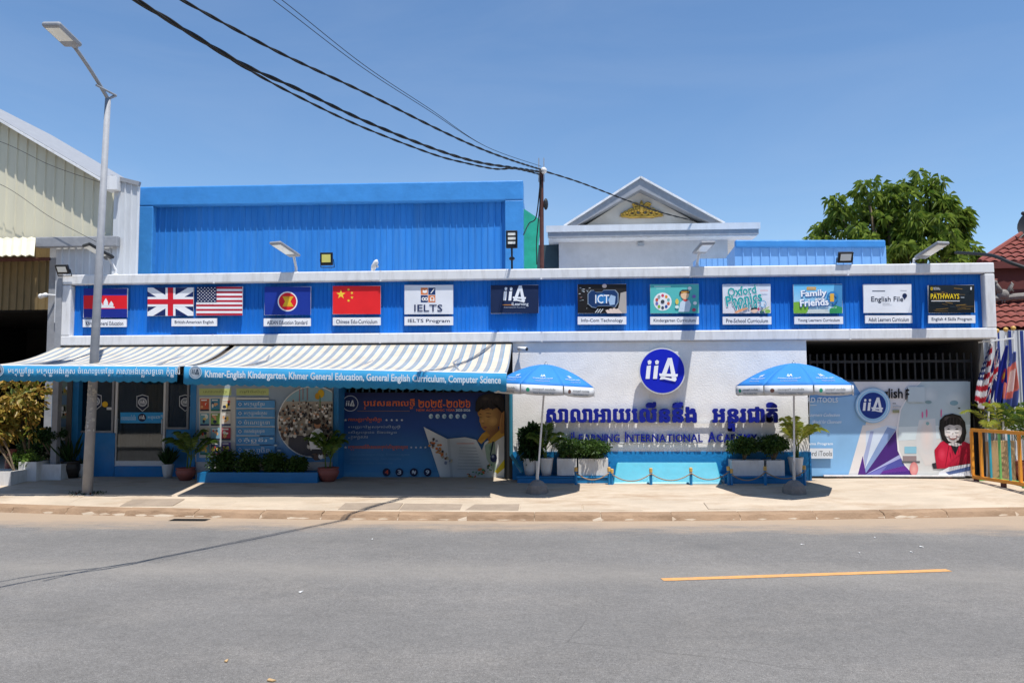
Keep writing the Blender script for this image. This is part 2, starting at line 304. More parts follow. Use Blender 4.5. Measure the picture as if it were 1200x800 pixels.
# ------------------------------------------------------------------ flat print laid out in survey pixels on an upright plane y=Y
class Print(MB):
    def __init__(s, Y, step=.0005): super().__init__(); s.Y = Y; s.step = step
    def pl(s, pts, colr, fs=None):
        s.Y -= s.step; cc = [lin(c) for c in colr] if isinstance(colr, list) else lin(colr)
        s.add([P(x, y, s.Y) for x, y in pts], fs or [tuple(range(len(pts)))[::-1]], cc); return s
    def rect(s, x0, y0, x1, y1, c, c2=None): return s.pl([(x0, y0), (x1, y0), (x1, y1), (x0, y1)], [c, c, c2, c2] if c2 else c)
    def ell(s, cx, cy, rx, ry, c, n=20, a0=0, a1=360): return s.pl([(cx+rx*math.cos(R(a0+(a1-a0)*i/n)), cy+ry*math.sin(R(a0+(a1-a0)*i/n))) for i in range(n if a1-a0 == 360 else n+1)], c)
    def soft(s, cx, cy, rx, ry, cin, cout, n=22):     # a blended patch, one tint in the middle and one at the rim
        pts = [(cx, cy)]+[(cx+rx*math.cos(2*math.pi*i/n), cy+ry*math.sin(2*math.pi*i/n)) for i in range(n)]
        return s.pl(pts, [cin]+[cout]*n, [(0, 1+(i+1) % n, 1+i) for i in range(n)])
    def ring(s, cx, cy, r0, r1, c, n=28):
        p = [(cx+r*math.cos(2*math.pi*i/n), cy+r*math.sin(2*math.pi*i/n)) for r in (r0, r1) for i in range(n)]
        return s.pl(p, c, [(i, (i+1) % n, n+(i+1) % n, n+i) for i in range(n)])
    def line(s, a, b, w, c):
        dx, dy = b[0]-a[0], b[1]-a[1]; L = math.hypot(dx, dy) or 1; nx, ny = -dy/L*w/2, dx/L*w/2
        return s.pl([(a[0]+nx, a[1]+ny), (b[0]+nx, b[1]+ny), (b[0]-nx, b[1]-ny), (a[0]-nx, a[1]-ny)], c)
    def text(s, t, x0, y0, x1, y1, c, bold=0, rotd=0, skew=0):
        vs, fs = text_mesh(t, bold)
        if not vs: return s
        ncop = 4 if bold else 1
        xa, xb = min(v[0] for v in vs), max(v[0] for v in vs); ya, yb = min(v[1] for v in vs), max(v[1] for v in vs)
        cx, cy = (x0+x1)/2, (y0+y1)/2; ca, sa = math.cos(R(rotd)), math.sin(R(rotd)); pts = []
        for v in vs:
            u = (v[0]-xa)/(xb-xa)-.5; w = (v[1]-ya)/(yb-ya)-.5
            dx = u*(x1-x0) + skew*w*(y1-y0); dy = -w*(y1-y0); pts.append((cx+dx*ca+dy*sa, cy-dx*sa+dy*ca))
        m_ = len(pts)//ncop; fm = len(fs)//ncop
        for k in range(ncop): s.pl(pts[k*m_:(k+1)*m_], c, [tuple(i-k*m_ for i in f) for f in fs[k*fm:(k+1)*fm]])
        return s
    def star(s, cx, cy, r, c, a=0): return s.pl([(cx+(r if i % 2 == 0 else r*.4)*math.sin(R(a+36*i)), cy-(r if i % 2 == 0 else r*.4)*math.cos(R(a+36*i))) for i in range(10)], c)
    def logo(s, cx, cy, w, c):       # the slanted double i and brush-stroke A
        k = w/48.0; q = lambda *pts: s.pl([(cx+x*k, cy+y*k) for x, y in pts], c)
        for ox in (-24, -13):
            q((ox+2, -8), (ox+8, -9), (ox+6, 11), (ox, 11)); q((ox+3, -15), (ox+6, -17), (ox+9, -15), (ox+8, -11), (ox+4, -10))
        q((9, -20), (15, -20), (4, 12), (-3, 12)); q((10, -20), (15, -20), (22, 12), (15, 12)); q((-4, 3), (24, 4), (23, 8), (-3, 7)); q((2, 8), (22, 12), (20, 15), (1, 11))
        return s

def disc_xz(mb, c, r, y0, y1, seg=40):
    c = Vector(c); vs = [c+Vector((r*math.cos(2*math.pi*k/seg), y-c.y, r*math.sin(2*math.pi*k/seg))) for y in (y0, y1) for k in range(seg)]
    fs = [(k, (k+1) % seg, seg+(k+1) % seg, seg+k) for k in range(seg)] + [tuple(range(seg))[::-1], tuple(range(seg, 2*seg))]
    return mb.add(vs, fs)
def pbox(px0, py0, px1, py1, Yf, dep):      # box whose front lies on y=Yf, spanning a surveyed rectangle
    a = P(px0, py1, Yf); b = P(px1, py0, Yf); c = P(px0, py0, Yf); d = P(px1, py1, Yf)
    x0, x1 = (a.x+c.x)/2, (b.x+d.x)/2; z0, z1 = (a.z+d.z)/2, (b.z+c.z)/2
    return (x0, x1, Yf, Yf+dep, z0, z1)


# ================================================================== SETTING: ground, road, pavement
def roadmat():
    m = mat('asphalt', (.172, .164, .155), .9, var=.1, scale=.8, bump=.6, bscale=70, spec=.2, dirt=(.24, .222, .2), dirt_amt=.45, dscale=.9, stretch=(.8, 1, 1))
    n = m.node_tree.nodes; l = m.node_tree.links; b = n['Principled BSDF']; out = b.inputs['Base Color'].links[0].from_socket; geo = n.new('ShaderNodeNewGeometry'); pos = geo.outputs['Position']
    def noise(scale, detail=3, vec=None, rough=.6):
        z = n.new('ShaderNodeTexNoise'); z.inputs['Scale'].default_value = scale; z.inputs['Detail'].default_value = detail; z.inputs['Roughness'].default_value = rough; l.new(vec or pos, z.inputs['Vector']); return z.outputs[0]
    def rng_(src, a, c, lo, hi, smooth=False):
        q = n.new('ShaderNodeMapRange'); q.inputs['From Min'].default_value = a; q.inputs['From Max'].default_value = c; q.inputs['To Min'].default_value = lo; q.inputs['To Max'].default_value = hi
        if smooth: q.interpolation_type = 'SMOOTHSTEP'
        l.new(src, q.inputs[0]); return q.outputs[0]
    def mul(o, f):
        x = n.new('ShaderNodeMix'); x.data_type = 'RGBA'; x.blend_type = 'MULTIPLY'; x.inputs[0].default_value = 1; l.new(o, x.inputs[6]); l.new(f, x.inputs[7]); return x.outputs[2]
    def over(o, f, c):
        x = n.new('ShaderNodeMix'); x.data_type = 'RGBA'; l.new(f, x.inputs[0]); l.new(o, x.inputs[6]); x.inputs[7].default_value = (*c, 1); return x.outputs[2]
    def times(a, c):
        x = n.new('ShaderNodeMath'); x.operation = 'MULTIPLY'; l.new(a, x.inputs[0]); l.new(c, x.inputs[1]); return x.outputs[0]
    # stone aggregate in three grain sizes
    out = mul(out, rng_(noise(120, 2), .3, .7, .6, 1.4)); out = mul(out, rng_(noise(34, 3), .3, .7, .8, 1.22)); out = mul(out, rng_(noise(9, 4), .3, .7, .9, 1.1))
    vo = n.new('ShaderNodeTexVoronoi'); vo.inputs['Scale'].default_value = 26; l.new(pos, vo.inputs['Vector']); out = over(out, rng_(vo.outputs['Distance'], .16, .08, 0, .55), (.34, .32, .3))
    # oil patches
    out = over(out, rng_(noise(.55, 5, rough=.55), .62, .76, 0, .4, True), (.09, .09, .092))
    # hairline cracks, only in some places
    wob = n.new('ShaderNodeMix'); wob.data_type = 'VECTOR'; wob.inputs[0].default_value = .12; l.new(pos, wob.inputs[4]); nc = n.new('ShaderNodeTexNoise'); nc.inputs['Scale'].default_value = 2.2; nc.inputs['Detail'].default_value = 5; l.new(pos, nc.inputs['Vector']); l.new(nc.outputs['Color'], wob.inputs[5])
    vc = n.new('ShaderNodeTexVoronoi'); vc.feature = 'DISTANCE_TO_EDGE'; vc.inputs['Scale'].default_value = .33; l.new(wob.outputs[1], vc.inputs['Vector'])
    out = over(out, times(rng_(vc.outputs['Distance'], .003, .001, 0, .35), rng_(noise(.4, 2), .52, .6, 0, 1, True)), (.06, .058, .055))
    # sandy dust swept against the kerb, and dust between the wheel tracks
    sx = n.new('ShaderNodeSeparateXYZ'); l.new(pos, sx.inputs[0]); mp = n.new('ShaderNodeMapping'); mp.inputs['Scale'].default_value = (.5, 1.3, 1); l.new(pos, mp.inputs[0]); dn = noise(1.8, 10, mp.outputs[0], .72)
    ad = n.new('ShaderNodeMath'); ad.operation = 'MULTIPLY_ADD'; ad.inputs[1].default_value = 2.0; l.new(dn, ad.inputs[0]); l.new(sx.outputs[1], ad.inputs[2]); out = over(out, rng_(ad.outputs[0], -3.0, -1.9, 0, .85, True), (.4, .3, .21))
    for c, w, amt, colr in ((-6.3, .8, .6, (.3, .275, .24)), (-4.6, .7, .3, (.11, .108, .105)), (-8.4, .8, .3, (.11, .108, .105))):
        s1 = n.new('ShaderNodeMath'); s1.operation = 'SUBTRACT'; s1.inputs[1].default_value = c; l.new(sx.outputs[1], s1.inputs[0]); ab = n.new('ShaderNodeMath'); ab.operation = 'ABSOLUTE'; l.new(s1.outputs[0], ab.inputs[0])
        out = over(out, times(rng_(ab.outputs[0], w, 0, 0, amt, True), dn), colr)
    l.new(out, b.inputs['Base Color']); return m
ASPH = roadmat()
EARTH = mat('bare_earth', (.26, .2, .14), .95, var=.2, scale=.8, bump=.4)
b = MB(); b.add([(-300, -300, -.03), (300, -300, -.03), (300, 300, -.03), (-300, 300, -.03)], [(0, 1, 2, 3)]); tag(b.build('ground', EARTH), 'bare earth around the buildings', kind='structure')
xs = [-60+i*1.0 for i in range(50)] + [-10+i*.4 for i in range(51)] + [11+i for i in range(50)]
b = MB(); vs = []
for x in xs: vs += [(x, -10.6, 0), (x, -6, .0), (x, kerb(x)+.05, 0)]
b.add(vs, [(3*i+k, 3*i+3+k, 3*i+4+k, 3*i+1+k) for i in range(len(xs)-1) for k in (0, 1)])
tag(b.build('road', ASPH), 'grey asphalt road in front of the academy', kind='structure')
# opposite pavement the photographer stands on
b = MB(); b.box(-60, 60, -25, -10.6, -.02, .13); tag(b.build('pavement', CONC), 'pavement on the near side of the road', kind='structure')
PAVM = mat('sandy_pavement', (.47, .39, .3), .92, var=.15, scale=1.4, bump=.35, bscale=35, spec=.15, dirt=(.3, .205, .13), dirt_amt=.8, dscale=1.3, stretch=(.55, 1.4, 1))
vs = []; b = MB()
def prof(x):
    k = kerb(x); return [(k, -.02), (k+.015, .02), (k+.06, .05), (k+.12, .068), (k+.22, .084), (k+.32, .1), (-1.5, .2), (-1.1, .238), (-.4, .295), (0, .31), (9, .31)]
for x in xs: vs += [(x, y, z + .004*math.sin(x*2.3+y*5)*(0 < y+2.5)) for y, z in prof(x)]
NP = 11
b.add(vs, [(NP*i+k, NP*i+NP+k, NP*i+NP+k+1, NP*i+k+1) for i in range(len(xs)-1) for k in range(NP-1)])
pav = tag(b.build('pavement', PAVM, smooth=True), 'sandy concrete pavement with drain slabs along the kerb', kind='structure')
rng = random.Random(3); x = -9.4
while x < 3.2:
    L = rng.uniform(.93, 1.05); k = kerb(x+L/2); y0, y1 = k+.38, k+.8; e = rng.uniform(.002, .01); b = MB(); g = .01
    c4 = [(x+g, y0), (x+L-g, y0), (x+L-g, y1), (x+g, y1)]; t1, t2 = rng.uniform(-.006, .006), rng.uniform(-.006, .006)
    top = [(cx, cy, gz(cx, cy)+e+(t1 if i in (0, 3) else t2)) for i, (cx, cy) in enumerate(c4)]; bot = [(p[0], p[1], p[2]-.06) for p in top]
    b.hexa(bot+top); bevel(b.build('slab', rng.choice([SLABM, SLABM, PAVM]), pav), .012); x += L
# kerb stones
KERBM = mat('dusty_kerb', (.31, .21, .135), .95, var=.2, scale=2.2, bump=.5, bscale=30, spec=.15, dirt=(.15, .095, .058), dirt_amt=.85, dscale=2.4, stretch=(.6, 1.5, 2))
rng = random.Random(5); x = -11.5
while x < 10:
    L = rng.uniform(1.0, 1.25); k0, k1 = kerb(x), kerb(x+L); b = MB(); g = .003; dz = rng.uniform(-.004, .006)
    nk = 7; vk = []
    for q in range(nk+1):   # worn, chipped edge
        xx = x+g+(L-2*g)*q/nk; kk_ = k0+(k1-k0)*q/nk; ch = rng.uniform(-.014, .012)*(1.6 if q in (0, nk) else 1); vk += [(xx, kk_-.012+rng.uniform(-.012, .004), -.02), (xx, kk_+.045+abs(ch)*1.5, .08+dz+ch), (xx, kk_+.26, .102+dz), (xx, kk_+.26, -.02)]
    b.add(vk, [(4*q+r, 4*q+4+r, 4*q+5+r, 4*q+1+r) for q in range(nk) for r in range(3)]+[(0, 1, 2, 3), (4*nk+3, 4*nk+2, 4*nk+1, 4*nk)])
    bevel(b.build('kerb_stone', KERBM, pav), .007, 1); x += L
# painted centre line, a sheet above the asphalt
a0, a1 = [CAM + ray(*q)*(-CAM.z/ray(*q).z) for q in ((776, 679), (1112, 668))]
d = (a1-a0).normalized(); nrm = Vector((-d.y, d.x, 0)); b = MB(); N = 24; vs = []
rng = random.Random(8)
for i in range(N+1):
    p = a0.lerp(a1, i/N); w = .058+rng.uniform(-.003, .003); vs += [p-nrm*w+Vector((0, 0, .004)), p+nrm*w+Vector((0, 0, .004))]
b.add(vs, [(2*i, 2*i+2, 2*i+3, 2*i+1) for i in range(N)]); tag(b.build('road_marking', YEL), 'yellow painted centre line on the asphalt', kind='structure')
# pale litter scraps on the asphalt
rng = random.Random(11); litter = [(436, 632), (352, 694), (265, 775), (1025, 630), (1080, 641), (1007, 648), (1068, 647), (940, 638), (318, 798)]
LIT = ['pale scrap of litter on the asphalt just below the cable shadow, nearest the kerb', 'pale scrap of litter in mid road below the middle of the left awning', 'tan scrap of litter near the bottom edge left of centre', 'pale scrap highest of the cluster above the yellow line end', 'pale scrap at the right of the cluster above the yellow line end', 'pale scrap lowest left of the cluster above the yellow line', 'pale scrap in the middle of the cluster above the yellow line', 'lone pale scrap between the right umbrella and the yellow line', 'tan scrap of litter cut by the bottom edge of the picture']
for i, q in enumerate(litter):
    d_ = ray(*q); p = CAM + d_*(-CAM.z/d_.z); s_ = rng.uniform(.014, .03); an = rng.uniform(0, 3); u = Vector((math.cos(an), math.sin(an), 0))*s_; w = Vector((-math.sin(an), math.cos(an), 0))*s_*.5
    b = MB(); h = Vector((0, 0, .004)); b.hexa([p-u-w+h, p+u-w+h, p+u+w*.6+h, p-u*.5+w+h, p-u-w+h*2.2, p+u-w+h*4, p+u+w*.6+h*2.5, p-u*.5+w+h*3])
    tag(b.build('litter_scrap', CARD if i in (2, 8) else POTW), LIT[i], 'litter', 'litter scraps on the road')
# cast iron drain inlet in the gutter
p = GP(222, 609); b = MB()
for i in range(5): b.box(p.x-.27, p.x+.27, p.y-.1+i*.035, p.y-.085+i*.035, .001, .012)
b.box(p.x-.3, p.x+.3, p.y-.09, p.y+.1, -.02, .004); tag(b.build('drain_grate', DARK), 'dark grate in the gutter by the lamp post', 'drain')

# unseen shop houses added behind the viewpoint to cut fill light and reflections
row = bpy.data.objects.new('added_shop_house_row', None); link(row, None, (0, -24, .13)); tag(row, 'row of three storey shop houses across the road from the academy', kind='structure')
HOUSEM = mat('weathered_shop_house_wall', (.4, .36, .3), .9, var=.12, scale=1.2, dirt=(.2, .17, .14), dirt_amt=.6)
for k in range(9):
    x = -36+k*8; h = 9.5+1.2*math.sin(k*2.1); b = MB(); b.box(x, x+7.96, -33, -21.5, .13, h); b.build('added_house_wall', HOUSEM, row)
    for j in range(2):
        for i in range(3): b = MB(); b.box(x+.9+i*2.3, x+2.5+i*2.3, -21.52, -21.44, 4.4+j*2.9, 6.0+j*2.9); b.build('window', BLACK, row)
    b = MB(); b.box(x+.5, x+7.4, -21.53, -21.43, .2, 3.2); b.build('shutter', GREYM, row)
    b = MB(); b.hexa([(x+.1, -20.2, 3.35), (x+7.8, -20.2, 3.35), (x+7.8, -21.5, 3.7), (x+.1, -21.5, 3.7), (x+.1, -20.2, 3.42), (x+7.8, -20.2, 3.42), (x+7.8, -21.5, 3.78), (x+.1, -21.5, 3.78)]); b.build('canopy', CORRW, row)

# ================================================================== ACADEMY BUILDING
XL, XR, ZB, ZT = -10.06, 8.34, 2.985, 4.43
acad = thing('academy_building', (-.9, 3, .31), 'long low academy building with blue fascia in white frame and striped awnings', 'building')
FY = .15
sx0 = XL+.15; ks = 0
while sx0 < XR-.16:      # overlapping sheets with screws at the laps
    sx1 = min(XR-.15, sx0+.913); b = MB(); b.corr(sx0, sx1+.02, ZB+.15, ZT-.15, FY-.0025*(ks % 2), .083, .011, .3); b.build('fascia_sheet', BLUE, acad); sx0 = sx1; ks += 1
for nm, bx in (('frame_rail', (XL, XR, 0, .34, ZT-.2, ZT)), ('frame_rail', (XL, XR, 0, .34, ZB, ZB+.2)), ('frame_stile', (XL, XL+.19, .003, .337, ZB+.2, ZT-.21)), ('frame_stile', (XR-.19, XR, .003, .337, ZB+.2, ZT-.21))):
    b = MB(); b.box(*bx); bevel(b.build(nm, WHITE, acad), .02, 2)
# thin joint laps on the rails
for xj in (-6.9, -3.5, -.3, 2.6, 5.6):
    for z0, z1 in ((ZT-.212, ZT+.002), (ZB-.002, ZB+.202)):
        b = MB(); b.box(xj, xj+.035, -.003, .02, z0, z1); b.build('rail_joint', WHITE, acad)
b = MB(); b.box(XL+.02, XR-.02, .35, 9, 4.1, 4.2); b.build('roof', CORRW, acad)
b = MB(); b.box(XL+.02, XR-.02, .2, .34, ZB+.2, ZT-.21); b.build('fascia_backing', DARK, acad)
b = MB(); b.box(XL+.02, XR-.02, .345, 6, 2.98, 3.08); b.build('ceiling', INTER, acad)
b = MB(); b.box(XL+.02, XR-.02, 6.0, 6.1, .31, 3); b.build('back_wall', INTER, acad)
b = MB(); b.box(XL-.05, XL+.05, .36, 6.0, .31, 2.98); b.build('side_wall', INTER, acad)
b = MB(); b.box(XR-.1, XR, .5, 6, .31, 2.98); b.build('side_wall', INTER, acad)
# stucco sign wall
wx0, wx1 = P(601, 480, .06).x, P(947, 480, .06).x; zd = P(775, 529, .06).z
b = MB(); b.box(wx0, wx1, .06, .5, .31, 2.98); b.build('sign_wall', STUCCO, acad)
b = MB(); b.box(wx0-.01, wx1+.01, .04, .059, .31, zd); b.box(wx1, wx1+.012, .059, .5, .31, zd); b.build('dado', BLUED, acad)
b = MB(); b.box(wx1-.01, wx1+.02, .02, .059, .31, zd+.0); b.build('dado_edge', BLUEW, acad)

# shop front under the awning
SY = .5
def upright(px0, px1, Y, dep, m, name, z0=.28, z1=2.98):
    x0, x1 = P(px0, 500, Y).x, P(px1, 500, Y).x; b = MB(); b.box(x0, x1, Y, Y+dep, z0, z1); return bevel(b.build(name, m, acad), .008)
upright(83, 91, SY-.1, .3, BLUEW, 'pillar'); upright(222, 229.3, .1, .7, BLUEW, 'pillar'); upright(390.2, 396.5, .1, .65, BLUEW, 'pillar')
upright(592, 600.5, SY-.3, .3, DARK, 'pillar')
b = MB(); b.box(*pbox(60, 440, 83, 556, SY-.02, .2)); b.build('wall', BLUEW, acad)
for a, c, t in ((91, 134, 507), (194, 222, 503)):
    x0, x1, _, _, z0, z1 = pbox(a, t, c, 560, SY-.02, .2); b = MB(); b.box(x0, x1, SY-.02, SY+.16, .31, z1); b.build('dado', BLUEW, acad)
x0, x1, _, _, z0, z1 = pbox(134, 546, 194, 560, SY-.06, .2); b = MB(); b.box(x0, x1, SY-.06, SY+.16, .31, z1); b.build('door_step', BLUEW, acad)
def window(px0, px1, py1, name):
    x0, x1, _, _, z0, z1 = pbox(px0, 430, px1, py1, SY, .1); w = thing_part(name, (x0+x1)/2, SY, z0); f = .045
    for bx in ((x0, x0+f, SY, SY+.07, z0, 2.9), (x1-f, x1, SY, SY+.07, z0, 2.9), (x0+f, x1-f, SY+.002, SY+.068, z0, z0+f), (x0+f, x1-f, SY+.002, SY+.068, 2.86, 2.9)):
        b = MB(); b.box(*bx); b.build('frame', ALUW if name == 'door' else GREYM, w)
    b = MB(); b.box(x0+f, x1-f, SY+.03, SY+.036, z0+f, 2.86); b.build('pane', GLASS, w); return w, x0, x1, z0
def thing_part(name, x, y, z, parent=None):
    o = bpy.data.objects.new(name, None); o.empty_display_size = .1; return link(o, parent or acad, (x, y, z))
window(91.5, 133.5, 507, 'window'); window(194.5, 221.5, 503, 'window')
dr, dx0, dx1, dz0 = window(134.5, 193.5, 546, 'door')
b = MB(); b.box(dx0+.045, dx1-.045, SY-.003, SY+.067, dz0+.045, dz0+.11); b.build('bottom_rail', ALUW, dr)
for pxh in (138, 190.5):
    p = P(pxh, 500, SY-.05); b = MB(); b.tube([p+Vector((0, 0, -.16)), p+Vector((0, -.03, -.14)), p+Vector((0, -.03, .14)), p+Vector((0, 0, .16))], .014, 6); b.build('handle', GALV, dr)
# curtain with folds behind the panes
b = MB(); x0, x1 = P(92, 480, SY+.5).x, P(221, 480, SY+.5).x; n = 160; vs = []
for i in range(n+1):
    x = x0+(x1-x0)*i/n; y = SY+.55+.05*math.sin(i*1.25); vs += [(x, y, .3), (x, y, 2.7)]
b.add(vs, [(2*i, 2*i+2, 2*i+3, 2*i+1) for i in range(n)]); b.build('curtain', CURT, acad)
# plinth wall under the info banner
b = MB(); x0, x1, _, _, z0, z1 = pbox(229.5, 440, 390, 556, .132, .2); b.box(x0, x1, .132, SY+.2, .31, 2.9); b.build('wall', PLASTER, acad)
# grey post at the left corner
p0 = P(65, 480, 0); b = MB(); b.box(p0.x-.06, p0.x+.06, -.02, .1, .31, 4.6); b.build('corner_post', GREYM, acad)

# glass stickers and shop poster
def shield(pr, cx, cy, k=1.0):
    pr.pl([(cx-7*k, cy-8*k), (cx, cy-10*k), (cx+7*k, cy-8*k), (cx+7*k, cy+4*k), (cx, cy+10*k), (cx-7*k, cy+4*k)], '#c8ccd0'); pr.pl([(cx-6.2*k, cy-7.2*k), (cx, cy-9*k), (cx+6.2*k, cy-7.2*k), (cx+6.2*k, cy+3.6*k), (cx, cy+9*k), (cx-6.2*k, cy+3.6*k)], '#12203c')
    pr.ell(cx, cy-1*k, 5.2*k, 5.2*k, '#c9cdd2'); pr.ell(cx, cy-1*k, 3.8*k, 3.8*k, '#7d8590'); pr.logo(cx, cy-1*k, 5.4*k, '#e8ecf0')
for q, lb in (((112, 471), 'shield emblem sticker on the left shop window'), ((167, 472), 'shield emblem sticker on the glass door'), ((217, 472), 'shield emblem sticker on the narrow right window')):
    pr = Print(SY+.028, .0003); shield(pr, *q); tag(pr.build('shield_sticker', PRINT), lb, 'sticker', 'shield stickers on the shop glass')
pr = Print(SY+.028); pr.ell(123, 473.5, 3.4, 3.4, '#e8b820'); tag(pr.build('round_sticker', PRINT), 'round yellow sticker on the left shop window', 'sticker')
pr = Print(SY+.028); pr.rect(125, 477, 131, 480, '#d8dcdc'); tag(pr.build('small_notice', PRINT), 'tiny white notice beside the yellow sticker', 'sticker')
pr = Print(SY+.026, .0003); pr.rect(141, 483, 192, 495.5, '#2f9fe0'); pr.text('សាលាអាយលើននីង', 142, 486, 159, 492, '#cfe8f8'); pr.text('អន្តរជាតិ', 173, 486, 191, 492, '#cfe8f8'); pr.ell(166.5, 489, 4.8, 4.8, '#16264a'); pr.logo(166.5, 489, 6.5, '#e8ecf0')
tag(pr.build('door_strip', PRINT), 'light blue lettered strip across the glass door', 'sticker')
pr = Print(SY-.03, .0004); pr.rect(61, 443, 82.5, 545, '#6f8ba0', '#4a6a88')
rng = random.Random(2)
for y0 in (447, 474, 500):
    pr.rect(62.5, y0, 81.5, y0+16, '#7d8a78')
    for i in range(14):
        cx, cy = rng.uniform(64, 80), y0+rng.uniform(4, 14); c = rng.choice(['#d8d4c8', '#b09030', '#1c2018', '#c08050', '#e0e0e0']); pr.ell(cx, cy, rng.uniform(1, 2.2), rng.uniform(1.4, 3), c, 8)
bp = thing('shop_poster', P(72, 545, SY-.03), 'tall poster with stacked group photos at the left end of the shop front', 'poster'); x0, x1, y0, y1, z0, z1 = pbox(60.5, 442, 83, 546, SY-.029, .008); b = MB(); b.box(x0, x1, y0, y1, z0, z1); b.build('panel', ALUW, bp); pr.build('printed_face', PRINT, bp)

# ================================================================== AWNINGS
def awning_fabric_mat():
    m = bpy.data.materials.new('striped_awning_fabric'); m.use_nodes = True; n = m.node_tree.nodes; l = m.node_tree.links; bs = n['Principled BSDF']; bs.inputs['Roughness'].default_value = .85
    g = n.new('ShaderNodeNewGeometry'); s = n.new('ShaderNodeSeparateXYZ'); l.new(g.outputs['Position'], s.inputs[0])
    f = n.new('ShaderNodeMath'); f.operation = 'MULTIPLY_ADD'; f.inputs[1].default_value = 1/.19; f.inputs[2].default_value = 100.2; l.new(s.outputs[0], f.inputs[0]); fr = n.new('ShaderNodeMath'); fr.operation = 'FRACT'; l.new(f.outputs[0], fr.inputs[0])
    r = n.new('ShaderNodeValToRGB'); r.color_ramp.interpolation = 'CONSTANT'; e = r.color_ramp.elements; e[0].position = 0; e[0].color = (.56, .5, .41, 1); e[1].position = .56; e[1].color = (.19, .26, .33, 1)
    x = e.new(.62); x.color = (.26, .29, .33, 1); x = e.new(.88); x.color = (.17, .28, .38, 1); l.new(fr.outputs[0], r.inputs[0])
    nz = n.new('ShaderNodeTexNoise'); nz.inputs['Scale'].default_value = 3; nz.inputs['Detail'].default_value = 6; l.new(g.outputs['Position'], nz.inputs['Vector']); q = n.new('ShaderNodeMapRange'); q.inputs['To Min'].default_value = .66; q.inputs['To Max'].default_value = 1.2; l.new(nz.outputs[0], q.inputs[0])
    mx = n.new('ShaderNodeMix'); mx.data_type = 'RGBA'; mx.blend_type = 'MULTIPLY'; mx.inputs[0].default_value = 1; l.new(r.outputs[0], mx.inputs[6]); l.new(q.outputs[0], mx.inputs[7]); l.new(mx.outputs[2], bs.inputs['Base Color'])
    t = n.new('ShaderNodeBsdfTranslucent'); l.new(mx.outputs[2], t.inputs[0]); ms = n.new('ShaderNodeMixShader'); ms.inputs[0].default_value = .02; l.new(bs.outputs[0], ms.inputs[1]); l.new(t.outputs[0], ms.inputs[2]); l.new(ms.outputs[0], n['Material Output'].inputs[0]); return m
AWN = awning_fabric_mat(); VAL = mat('valance_blue_cloth', (.022, .24, .46), .8, var=.06); AY = -2.1
def awning(tl, tr, fl, fr_, vdrop, texts, label):
    TL, TR = P(*tl, .03), P(*tr, .03); FL, FR = P(*fl, AY), P(*fr_, AY); TL.z = TR.z = 2.955; FL.x = TL.x+.03; FR.x = TR.x+.03
    aw = thing('awning', ((TL.x+TR.x)/2, .03, 2.95), label, 'awning', 'striped awnings over the shop front'); nu, nv = 48, 10; b = MB(); vs = []
    for j in range(nv+1):
        v = j/nv
        for i in range(nu+1):
            u = i/nu; p = TL.lerp(TR, u).lerp(FL.lerp(FR, u), v); p.z -= .1*math.sin(math.pi*v)*(1+.15*math.sin(u*9)); vs.append(p)
    b.add(vs, [(j*(nu+1)+i, j*(nu+1)+i+1, (j+1)*(nu+1)+i+1, (j+1)*(nu+1)+i) for j in range(nv) for i in range(nu)]); solid(b.build('fabric', AWN, aw, True), .004)
    # valance with a scalloped hem and slight ripple
    n = int((FR.x-FL.x)/.02); vs = []; b = MB(); per = .155
    for i in range(n+1):
        u = i/n; p = FL.lerp(FR, u); w = abs(math.sin(math.pi*(p.x-FL.x)/per)); rip = .012*math.sin(p.x*5.1)+.008*math.sin(p.x*11); hd = vdrop+.028*w
        vs += [p+Vector((0, -.022, 0)), p+Vector((0, -.022+rip*.5, -hd*.5)), p+Vector((0, -.022+rip, -hd))]
    b.add(vs, [(3*i+k, 3*i+k+1, 3*i+k+4, 3*i+k+3) for i in range(n) for k in (0, 1)]); va = b.build('valance', VAL, aw, True); solid(va, .003)
    b = MB(); b.tube([FL+Vector((0, .03, -.015)), FR+Vector((0, .03, -.015))], .032, 10); b.build('front_bar', ALUW, aw)
    b = MB(); b.tube([TL+Vector((0, .02, -.04)), TR+Vector((0, .02, -.04))], .05, 10); b.build('roller_tube', DARK, aw)
    b = MB(); b.box(TL.x, TR.x, -.0, .1, 2.89, 2.975); b.build('cassette', DARK, aw)
    for u in (.14, .5, .86):
        a = TL.lerp(TR, u)+Vector((0, 0, -.1)); f = FL.lerp(FR, u)+Vector((0, .06, -.03)); e = a.lerp(f, .5)+Vector((.25 if u < .6 else -.25, 0, -.03))
        b = MB(); b.tube([a, e, f], .022, 8); b.build('folding_arm', GALV, aw)
    for s_, x0, y0, x1, y1, bold in texts: # lettering printed on the valance
        pr = Print(AY-.048, .0006); sl_ = (fr_[1]-fl[1])/(fr_[0]-fl[0])
        if s_ == 'emblem':
            pr.ell(x0, y0, 7.6, 7.6, '#cfd8e0', 28); pr.ell(x0, y0, 6.6, 6.6, '#5f8fae', 28); pr.ell(x0, y0, 5.9, 5.9, '#b9c6d2', 28); pr.logo(x0, y0, 9, '#44586c')
        else: pr.text(s_, x0, y0, x1, y1, '#eef4f8', bold, -math.degrees(math.atan(sl_)))
        pr.build('lettering', CLOTH, aw)
    return aw
